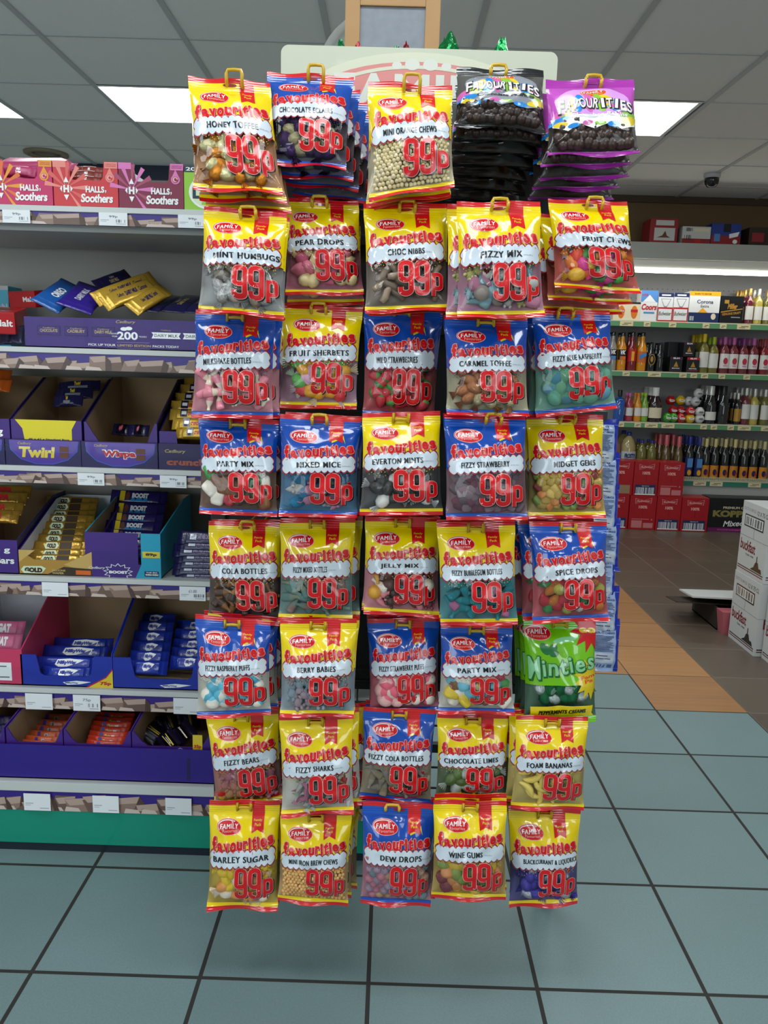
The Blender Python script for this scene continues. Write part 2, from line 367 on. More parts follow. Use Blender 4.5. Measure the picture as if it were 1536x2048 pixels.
# ================================================================== bags of sweets on the hook stand
RED = mat('print_red', 'd00f18', .25, coat=.4, bump=.16, bscale=14, rnd=True); DRED = mat('print_dark_red', '8e0f18', .25, coat=1.)
YEL = mat('print_yellow', 'f5d600', .18, coat=1., bump=.16, bscale=14, rnd=True); BLU = mat('print_blue', '0c47a8', .18, coat=1., bump=.16, bscale=14, rnd=True)
YELC = mat('seal_yellow', 'f2d200', .25, coat=1., bump=.25, bscale=30, stripes=75, rnd=True); BLUC = mat('seal_blue', '1450b4', .25, coat=1., bump=.25, bscale=30, stripes=75, rnd=True)
REDC = mat('seal_red', 'cf121b', .25, coat=1., bump=.25, bscale=30, stripes=75, rnd=True)
GRN = mat('print_green', '78c800', .18, coat=1., bump=.16, bscale=14, rnd=True); GRNC = mat('seal_green', '6cc500', .25, coat=1., bump=.25, bscale=30, stripes=75, rnd=True)
BLKP = mat('print_charcoal', '55544f', .16, coat=1., bump=.16, bscale=14, rnd=True); BLKC = mat('seal_black', '191a1c', .22, coat=1., bump=.3, bscale=30, stripes=60, rnd=True)
MAGP = mat('print_magenta', 'bf4cba', .2, coat=1., bump=.16, bscale=14, rnd=True); MAGC = mat('seal_magenta', 'a72fa3', .25, coat=1., bump=.25, bscale=30, stripes=75, rnd=True)
CLOUD = mat('print_cloud', 'd3dee8', .25, coat=1., bump=.16, bscale=14, rnd=True); INK = mat('print_black', '0b0b10', .25, coat=1.); WHT = mat('print_white', 'f2f2f2', .25, coat=1.); PINKW = mat('print_pale_pink', 'f4b0a8', .25, coat=1.)
NAVY = mat('print_navy', '1c2a6e', .25, coat=1.); OUTR = mat('print_wine_outline', '9c2430', .25, coat=1.); GREY = mat('print_grey', '8c8f98', .25, coat=1.); ORG = mat('print_orange', 'e0501c', .25, coat=1.)
SKY = mat('print_sky', '1f86d6', .25, coat=1.); PNK = mat('print_pink', 'd863b0', .25, coat=1.); LIM = mat('print_lime', '8abf3c', .25, coat=1.); AMB = mat('print_amber', 'e3c61e', .25, coat=1.)
LEAF = mat('print_leaf', '17783c', .25, coat=1.); MINT = mat('print_mint', '8fd79a', .25, coat=1.); DGRN = mat('print_dark_green', '205c22', .25, coat=1.)
FILM = film('clear_film', .04, .025, .4, 15., (1, 1, 1), .4); BACK = mat('bag_back', 'b3aea6', .4); BACKD = mat('bag_back_dark', '2a211d', .4)

class Bag:
    """A pillow bag hung by its top: a grid over (across, down) from four corners."""
    NU = 24
    def __init__(s, q, seed, D=.021, vw=.54):
        s.q = np.array(q); s.D = D; s.vw = vw; rnd = random.Random(seed); s.seed = seed
        vs = np.concatenate([np.linspace(0, .045, 3)[:-1], np.linspace(.045, .115, 4)[:-1], np.linspace(.115, vw, 14)[:-1], np.linspace(vw, .935, 14)[:-1], np.linspace(.935, .965, 3)[:-1], np.linspace(.965, 1, 3)])
        us = .5-.5*np.cos(np.linspace(0, math.pi, s.NU+1))*1.0; us = lerp(us, np.linspace(0, 1, s.NU+1), .6)
        s.us, s.vs = us, vs
        U, Vv = np.meshgrid(us, vs)
        tl, tr, br, bl = s.q
        s.W = (np.linalg.norm(tr-tl)+np.linalg.norm(br-bl))/2; s.H = (np.linalg.norm(bl-tl)+np.linalg.norm(br-tr))/2
        n = np.cross(tr-tl, tl-bl); n /= np.linalg.norm(n)
        if n[1] > 0: n = -n
        s.n = n; s.c = s.q.mean(0)
        ph = [rnd.uniform(0, 6.28) for _ in range(8)]
        def surf(side):
            t = np.clip((Vv-.115)/(.935-.115), 0, 1); pv = np.clip(1-np.abs(2*t**1.12-1)**3.2, 0, 1)**.8; pu = np.clip(1-np.abs(2*U-1)**3.6, 0, 1)**.75
            d = s.D*pv*pu*(1 if side > 0 else .45)*side
            inn = np.clip(pv*3, 0, 1)
            w = .0
            for k in range(3):
                a = rnd.uniform(-.5, .5)+(k-1)*.9; fq_ = rnd.uniform(5, 11)
                w = w + .0009*np.sin(fq_*(U*_c(a)+Vv*1.4*_s(a))*3.0+ph[k])
            if side > 0:
                pl = np.exp(-np.abs(Vv-.12)/.06)+1.2*np.exp(-np.abs(Vv-.925)/.07)
                w = w + pl*.0014*np.sin(U*rnd.uniform(24, 34)+ph[3])*np.sin(math.pi*U)
                for k in range(6):                       # sharp creases in the film
                    a = rnd.uniform(0, math.pi); c0 = rnd.uniform(.25, .8), rnd.uniform(.3, .85)
                    dist = (U-c0[0])*_s(a)-(Vv-c0[1])*1.4*_c(a); al = (U-c0[0])*_c(a)+(Vv-c0[1])*1.4*_s(a)
                    w = w + rnd.choice([-1, 1, 1])*.0021*np.exp(-(dist/.034)**2)*np.exp(-(al/.26)**2)
            d = d + w*inn*np.sin(math.pi*U)**.4
            X = U + 0*U; pin = 1-.045*pv; X = .5+(X-.5)*pin
            B = ((1-X)*(1-Vv))[..., None]*tl+(X*(1-Vv))[..., None]*tr+(X*Vv)[..., None]*br+((1-X)*Vv)[..., None]*bl
            c1 = np.clip((Vv-.93)/.07, 0, 1); c0_ = np.clip((.11-Vv)/.11, 0, 1)
            curl = c1*(.006*np.sin(2.2*math.pi*U+ph[4])+.004)+c0_*.003*np.sin(3*math.pi*U+ph[5])
            return B+(d+curl-(.0009 if side < 0 else 0))[..., None]*n
        s.F = surf(1); s.Bk = surf(-1)
        s.Bk[:, 0] = s.F[:, 0]-.0003*n; s.Bk[:, -1] = s.F[:, -1]-.0003*n
        du = np.gradient(s.F, axis=1); dv = np.gradient(s.F, axis=0); N = np.cross(dv, du); N /= np.linalg.norm(N, axis=2)[..., None]+1e-12
        if (N@n).mean() < 0: N = -N
        s.N = N
    def at(s, U, Vv, A=None):
        A = s.F if A is None else A
        U = np.clip(U, 0, 1); Vv = np.clip(Vv, 0, 1)
        iu = np.clip(np.searchsorted(s.us, U)-1, 0, len(s.us)-2); iv = np.clip(np.searchsorted(s.vs, Vv)-1, 0, len(s.vs)-2)
        fu = ((U-s.us[iu])/(s.us[iu+1]-s.us[iu]))[:, None]; fv = ((Vv-s.vs[iv])/(s.vs[iv+1]-s.vs[iv]))[:, None]
        return A[iv, iu]*(1-fu)*(1-fv)+A[iv, iu+1]*fu*(1-fv)+A[iv+1, iu]*(1-fu)*fv+A[iv+1, iu+1]*fu*fv
    def strip(s, mb, v0, v1, m, back=False):
        r = [i for i, v in enumerate(s.vs) if v0-1e-6 <= v <= v1+1e-6]; A = (s.Bk if back else s.F)[r]; N = s.N[r]*(-1 if back else 1)
        nu = A.shape[1]; nr = len(r)
        F = [(i*nu+j, (i+1)*nu+j, (i+1)*nu+j+1, i*nu+j+1) for i in range(nr-1) for j in range(nu-1)]
        if back: F = [f[::-1] for f in F]
        mb.add(A.reshape(-1, 3), F, m, True, N.reshape(-1, 3))
    def print_(s, mb, vt, m, k=1):                  # lettering on the film; (u, down)
        V, T = split(vt, .0048, s.W, s.H)
        p = s.at(V[:, 0], V[:, 1]); n = s.at(V[:, 0], V[:, 1], s.N); n /= np.linalg.norm(n, axis=1)[:, None]
        a, b, c = (p[T[0][0]], p[T[0][1]], p[T[0][2]]) if T else (0, 0, 0)
        if T and np.cross(b-a, c-a)@n[T[0][0]] < 0: T = [t[::-1] for t in T]
        s.npr = getattr(s, 'npr', 0)+1; mb.add(p+n*(.00025+.0002*k+.000004*(s.npr % 30)), T, m, True, n)
def dn(vt, tilt=0.): V, T = vt; V = V.copy(); V[:, 1] = -V[:, 1]; return V, T           # y-up shapes to "down" coordinates
def place(vt, cx, cy, sx, sy, rot=0.):                # unit shape with y up -> (u, down); rot in the metric of a 1:1.4 bag
    V, T = vt; c, s = _c(rot), _s(rot); X, Y = V[:, 0]*sx, V[:, 1]*sy*1.4
    return np.stack([cx+X*c-Y*s, cy-(X*s+Y*c)/1.4], 1), T
def words(b, mb, s_, u0, u1, vc, h, m, k=3, off=.035, sp=1.06, rot=0., shear=0., base=None, bold=0.):
    V, T = text(s_, -.5, .5, 0, 1, off, sp, shear, 0, base)
    if bold:                          # a heavy face: the same letters struck again a little to each side
        d = bold/len(s_); 
        for sg in (-1, 1): b.print_(mb, place((V+[sg*d, 0], T), (u0+u1)/2, vc, u1-u0, h, rot), m, k)
    b.print_(mb, place((V, T), (u0+u1)/2, vc, u1-u0, h, rot), m, k)
def wobbly(b, mb, s_, u0, u1, vc, h, tilt, layers, seed=3, arcv=.0, case=1.):
    rnd = random.Random(seed); n = len(s_); adv = [(.52 if ch in 'il' else .78 if ch in 'rft' else 1.) for ch in s_]; tot = sum(adv); x = 0
    for i, ch in enumerate(s_):
        w = adv[i]/tot*(u1-u0); uc = u0+x+w/2; x += w; t = (uc-(u0+u1)/2)
        big = 1.35 if i == 0 else 1.; r = rnd.uniform(-.14, .14)+tilt; dy = rnd.uniform(-.006, .006)
        vv = vc-t*tilt*.72+dy+arcv*(t*t*4-.3)
        R = text_raw(ch, layers[0][0])[0]; lo, hi = R.min(0), R.max(0); ref = .56
        for off, m, k, ddx, ddy in layers:
            V, T = text_raw(ch, off); V = V-np.array([(lo[0]+hi[0])/2, .27]); sx = w*1.0/max(.3, hi[0]-lo[0]); sy = h/ref/1.
            b.print_(mb, place((V*np.array([min(sx, h*2.6), sy*big]), T), uc+ddx, vv+ddy, 1, 1, r), m, k)
def dots(b, mb, m, seed, v0, v1, n=70, r=.0075, u0=.06, u1=.94):
    rnd = random.Random(seed); k = 0; nx = 15
    for iy in range(5):
        for ix in range(nx):
            u = u0+(u1-u0)*(ix+.5*(iy % 2)+rnd.uniform(-.2, .2))/nx; v = v0+(v1-v0)*(iy+rnd.uniform(-.25, .25))/5
            if rnd.random() < .12*iy: continue
            rr = r*(1-.1*iy); b.print_(mb, ellipse(u, v, rr, rr*.72, 6), m, 1)
def logo(b, mb, cu, cv, rot=.0, sc=1., red=None, sub=None):
    b.print_(mb, place(ellipse(0, 0, .178, .068, 30), cu, cv, sc, sc, rot-.06), PINKW, 1)
    b.print_(mb, place(ellipse(0, 0, .17, .0625, 30), cu, cv, sc, sc, rot-.06), red or RED, 2)
    b.print_(mb, place(stroke(arc(0, 0, .158, .054, 60, 215, 18), .007), cu, cv, sc, sc, rot-.06), WHT, 3)
    words(b, mb, 'FAMILY', cu-.125*sc, cu+.135*sc, cv-.006, .038*sc, WHT, 4, .0, 1.12, rot+.03, .15, bold=.045)
    words(b, mb, 'Favourites', cu-.085*sc, cu+.12*sc, cv+.03*sc, .026*sc, sub or PINKW, 4, .0, 1., rot+.02)
    b.print_(mb, place(star(0, 0, .024, .010), cu+.05*sc, cv-.042*sc, sc, sc, .1), PINKW, 4)

def yb_art(b, pf, cw, name, u0, u1, yellow, rs):
    tl = rs.uniform(.03, .09); vs = rs.uniform(-.012, .012)
    logo(b, pf, .29+rs.uniform(-.02, .02), .215+vs, rs.uniform(-.03, .03))
    # ribbon
    if not yellow:
        b.print_(pf, poly([(.64, .22+vs), (.66, .268+vs), (.735, .24+vs)]), AMB, 1); b.print_(pf, poly([(.78, .2+vs), (.83, .272+vs), (.8, .19+vs)]), AMB, 1)
    b.print_(pf, poly([(.615, .117), (.79, .117), (.795, .262+vs), (.705, .232+vs), (.625, .262+vs)]), RED, 2)
    words(b, pf, 'Family', .645, .765, .165+vs, .022, AMB, 3, .02, 1, .0); words(b, pf, 'Pack', .665, .755, .195+vs, .022, AMB, 3, .02)
    wobbly(b, pf, 'favourities', .05, .945, .362+vs, .082, tl+.05, [(.075, PINKW, 2, 0, 0), (.07, DRED, 1, .010, .009), (.045, RED, 3, 0, 0)], 7)
    # label with scalloped edge: lies across print and clear film
    ti = -tl*.5
    b.print_(cw, cloudshape(.495, .485+vs, .455, .056, 11, 2, .010, ti), OUTR, 2); b.print_(cw, cloudshape(.495, .485+vs, .455, .056, 11, 2, 0, ti), CLOUD, 3)
    words(b, cw, name, u0, u1, .487+vs-(((u0+u1)/2-.5)*tl*.5), .054, INK, 6, .006, 1.16, tl*.6, bold=.068)
    if rs.random() < .9 and u1 < .84: words(b, cw, '(HALAL)', min(u1+.02, .84), min(u1+.13, .95), .492+vs, .016, GREY, 4, .0, 1, tl*.6)
    dots(b, cw, AMB if yellow else NAVY, rs.randint(0, 999), .555+vs, .64+vs)
    x0, y0, sx, sy = .40, .865, .178, .128
    for w_, dx, dy, m_, k_ in ((.42, .012, .007, INK, 1), (.39, 0, 0, PINKW, 2), (.325, 0, 0, RED, 3)):
        for q_ in price99(w_): b.print_(cw, xf(q_, sx, -sy, x0+dx, y0+dy), m_, k_)

def splash_art(b, pf, cw, name, dark, rs):                # the small chocolate bags
    rnd = random.Random(5 if dark else 6)
    b.print_(pf, ellipse(.5, .36, .42, .2, 24), GREY if dark else mat('print_lilac', 'd79be0', .25, coat=.3), 1)
    for i in range(24):
        a = math.pi*((i % 12)/11.); u = .5-.46*_c(a)*rnd.uniform(.75, 1.); v = .60-(.17 if i < 12 else .33)*_s(a)*rnd.uniform(.8, 1.); r = rnd.uniform(.035, .06)
        mm = [SKY, PNK, LIM, AMB][i % 4]; b.print_(pf if v < .52 else cw, place(ellipse(0, 0, r*1.9, r*.62, 16), u, v, 1, 1, a+.4), mm, 2)
    b.print_(cw, poly([(.02, .55), (.98, .55), (.97, .66), (.8, .73), (.66, .67), (.5, .72), (.34, .67), (.2, .74), (.04, .66)]), WHT if not dark else GREY, 1)
    for i, (u, v, r) in enumerate(((.12, .65, .06), (.26, .69, .05), (.42, .65, .05), (.56, .66, .05), (.72, .68, .065), (.88, .64, .07))):
        b.print_(cw, place(ellipse(0, 0, r*1.3, r*.55, 18), u, v, 1, 1, .3*(i % 3)-.2), [AMB, SKY, PNK, LIM, SKY, AMB][i], 2)
    logo(b, pf, .5, .25, .05, .86, ORG, AMB)
    wobbly(b, pf, 'FAVOURITIES', .09, .95, .435, .10, -.0, [(.075, INK, 4, .006, .006), (.02, WHT, 5, 0, 0)], 9, .05)
    words(b, cw, 'Chocolate '+name, .22, .88, .555, .045, INK if dark else WHT, 6, .03, 1., .05, .2)

def mint_art(b, pf, cw, rs):
    logo(b, pf, .18, .14, -.02, 1.05)
    b.print_(pf, place(star(0, 0, .30, .17, 11), .93, .10, 1, .75), RED, 2); words(b, pf, '99', .76, .99, .13, .085, AMB, 3, .06)
    b.print_(pf, place(ellipse(0, 0, .17, .025, 20), .55, .2, 1, 1, .15), MINT, 1)
    for a, l in ((.9, .16), (.15, .13), (2.3, .17)): b.print_(pf, place(ellipse(l/2, 0, l/2, l*.24, 16), .32, .33, 1, 1, a), LEAF, 2)
    wobbly(b, pf, 'Minties', .03, 1.0, .45, .12, .12, [(.06, DGRN, 3, .014, .010), (.05, LEAF, 4, 0, 0), (.02, MINT, 5, 0, 0)], 4)
    b.print_(pf, place(star(0, 0, .26, .17, 14), .92, .56, 1, .8), AMB, 2); words(b, pf, 'Fam', .76, .98, .545, .035, ORG, 3, .03, 1., .15); words(b, pf, 'Pa', .82, .95, .585, .035, ORG, 3, .03, 1., .15)
    b.print_(cw, poly([(.07, .83), (.5, .815), (.95, .825), (.93, .9), (.96, .935), (.5, .935), (.05, .935), (.08, .9)]), YEL, 2)
    words(b, cw, 'PEPPERMINTS CREAMS', .19, .84, .88, .042, INK, 5, .03, 1.1, .03, .1, bold=.06)

# --- the sweets seen through the windows: one mesh for each shape, coloured by material
def sw_mat(c, kind):
    k = 'sweet_%s_%s' % (kind, c)
    if kind == 'foil': return mat(k, c, .22, .75, bump=.35, bscale=110, rnd=True)
    if kind == 'sugar': return mat(k, c, .75, bump=.7, bscale=700, var=.55, vscale=800)
    if kind == 'clear': return mat(k, c, .15, 0, .6, coat=.5, bump=.3, bscale=80, rnd=True)
    return mat(k, c, .3, coat=.2, bump=.1, bscale=90)
_swm = {}
def sweet_mesh(shape, c1, c2, fin):
    k = (shape, c1, c2, fin)
    if k in _swm: return _swm[k]
    m1 = sw_mat(c1, fin); m2 = sw_mat(c2 or c1, fin); mb = MB(); rnd = random.Random(len(_swm))
    def blob(c, sc, m, sub=2, e=1., bend=0.):
        V, F = ico(sub); V = np.sign(V)*np.abs(V)**e*np.array(sc)
        if bend: V = V.copy(); V[:, 1] += bend*(V[:, 0]**2)
        mb.add(V+np.array(c), F, m, True)
    if shape == 'ball': blob((0, 0, 0), (1, 1, 1), m1)
    elif shape == 'wrapped':
        blob((0, 0, 0), (1, .72, .68), m1, 2, .9)
        for sg in (-1, 1):
            n = 10; V = []
            for i in range(n+1):
                a = (i/n-.5)*1.7; zz = .22*(1 if i % 2 else -1); V += [(sg*.85, a*.12, 0), (sg*(1.55+.12*(i % 2)), math.sin(a)*.75, zz)]
            mb.add(V, [(2*i, 2*i+1, 2*i+3, 2*i+2) for i in range(n)], m2, False)
    elif shape == 'gum': blob((0, 0, 0), (1, .8, .6), m1, 2, .55)
    elif shape == 'coin': blob((0, 0, 0), (1, 1, .5), m1, 2, .75)
    elif shape == 'puff':
        V, F = ico(2); A = [f for f in F if V[f].mean(0)[1] > 0]; B = [f for f in F if V[f].mean(0)[1] <= 0]; V = V*np.array([1, .95, .8])
        mb.add(V, A, m1, True); mb.add(V, B, m2, True)
    elif shape == 'bottle':
        pr = [(0, -1.25), (.5, -1.2), (.56, -.9), (.5, -.1), (.36, .35), (.22, .6), (.2, .95), (.24, 1.0), (.24, 1.2), (0, 1.25)]
        mb.lathe([(r, h) for r, h in pr[:4]], (0, 0, 0), m1, 10, cap=False); mb.lathe([(r, h) for r, h in pr[3:]], (0, 0, 0), m2, 10, cap=False)
        mb.v = [v[:, [0, 2, 1]]*np.array([1, 1, .7]) for v in mb.v]
    elif shape == 'drop': mb.lathe([(0, -1), (.55, -.85), (.78, -.4), (.7, .1), (.4, .65), (.15, .95), (0, 1)], (0, 0, 0), m1, 12, cap=False); mb.v = [v[:, [0, 2, 1]] for v in mb.v]
    elif shape == 'straw':
        mb.lathe([(0, -1), (.4, -.75), (.72, -.1), (.68, .35)], (0, 0, 0), m1, 10, cap=False); mb.lathe([(.68, .35), (.6, .6), (.2, .75), (0, .9)], (0, 0, 0), m2, 10, cap=False); mb.v = [v[:, [0, 2, 1]] for v in mb.v]
    elif shape == 'nib': mb.tube([(-1, .1, 0), (-.4, -.05, .05), (.3, .08, 0), (1, -.06, 0)], [.32, .42, .4, .3], m1, 7)
    elif shape == 'banana': blob((0, 0, 0), (1.35, .42, .4), m1, 2, 1., -.28)
    elif shape == 'mouse':
        mb.lathe([(0, -1.1), (.5, -.9), (.62, -.4), (.5, .2), (.25, .8), (0, 1.15)], (0, 0, 0), m1, 12, cap=False); mb.v = [v[:, [0, 2, 1]]*np.array([1, 1.1, .6]) for v in mb.v]
        for sg in (-1, 1): blob((sg*.3, .45, .3), (.2, .2, .1), m2, 1)
        mb.tube([(0, -1.1, 0), (.15, -1.5, 0), (-.1, -1.9, 0)], .06, m2, 5)
    elif shape == 'shark':
        mb.lathe([(0, -1.3), (.12, -1.1), (.3, -.3), (.36, .3), (.2, .9), (0, 1.2)], (0, 0, 0), m1, 10, cap=False); mb.v = [v[:, [0, 2, 1]] for v in mb.v]
        mb.add([(0, .4, .3), (0, -.2, .25), (0, -.1, .8), (-.3, .2, 0), (-.3, -.2, 0), (-.9, -.3, 0), (.3, .2, 0), (.3, -.2, 0), (.9, -.3, 0), (0, -1.1, 0), (.5, -1.6, 0), (-.5, -1.6, 0)], [(0, 1, 2), (3, 5, 4), (6, 7, 8), (9, 10, 11)], m2)
        blob((0, .1, -.12), (.3, .9, .25), m2, 1)
    elif shape == 'bear':
        blob((0, -.1, 0), (.55, .65, .45), m1); blob((0, .72, 0), (.42, .38, .38), m1)
        for sg in (-1, 1): blob((sg*.32, 1.02, 0), (.16, .16, .14), m1, 1); blob((sg*.55, .15, .2), (.2, .3, .2), m1, 1); blob((sg*.35, -.75, .15), (.24, .3, .28), m1, 1)
    elif shape == 'baby':
        blob((0, -.15, 0), (.5, .6, .42), m1); blob((0, .68, .05), (.45, .42, .4), m1)
        for sg in (-1, 1): blob((sg*.5, .05, .15), (.18, .38, .18), m1, 1); blob((sg*.28, -.85, .12), (.22, .36, .24), m1, 1)
    o = mb.build('sweet'); me = o.data; bpy.data.objects.remove(o); _swm[k] = me; return me

GOLD = 'c98a2c'
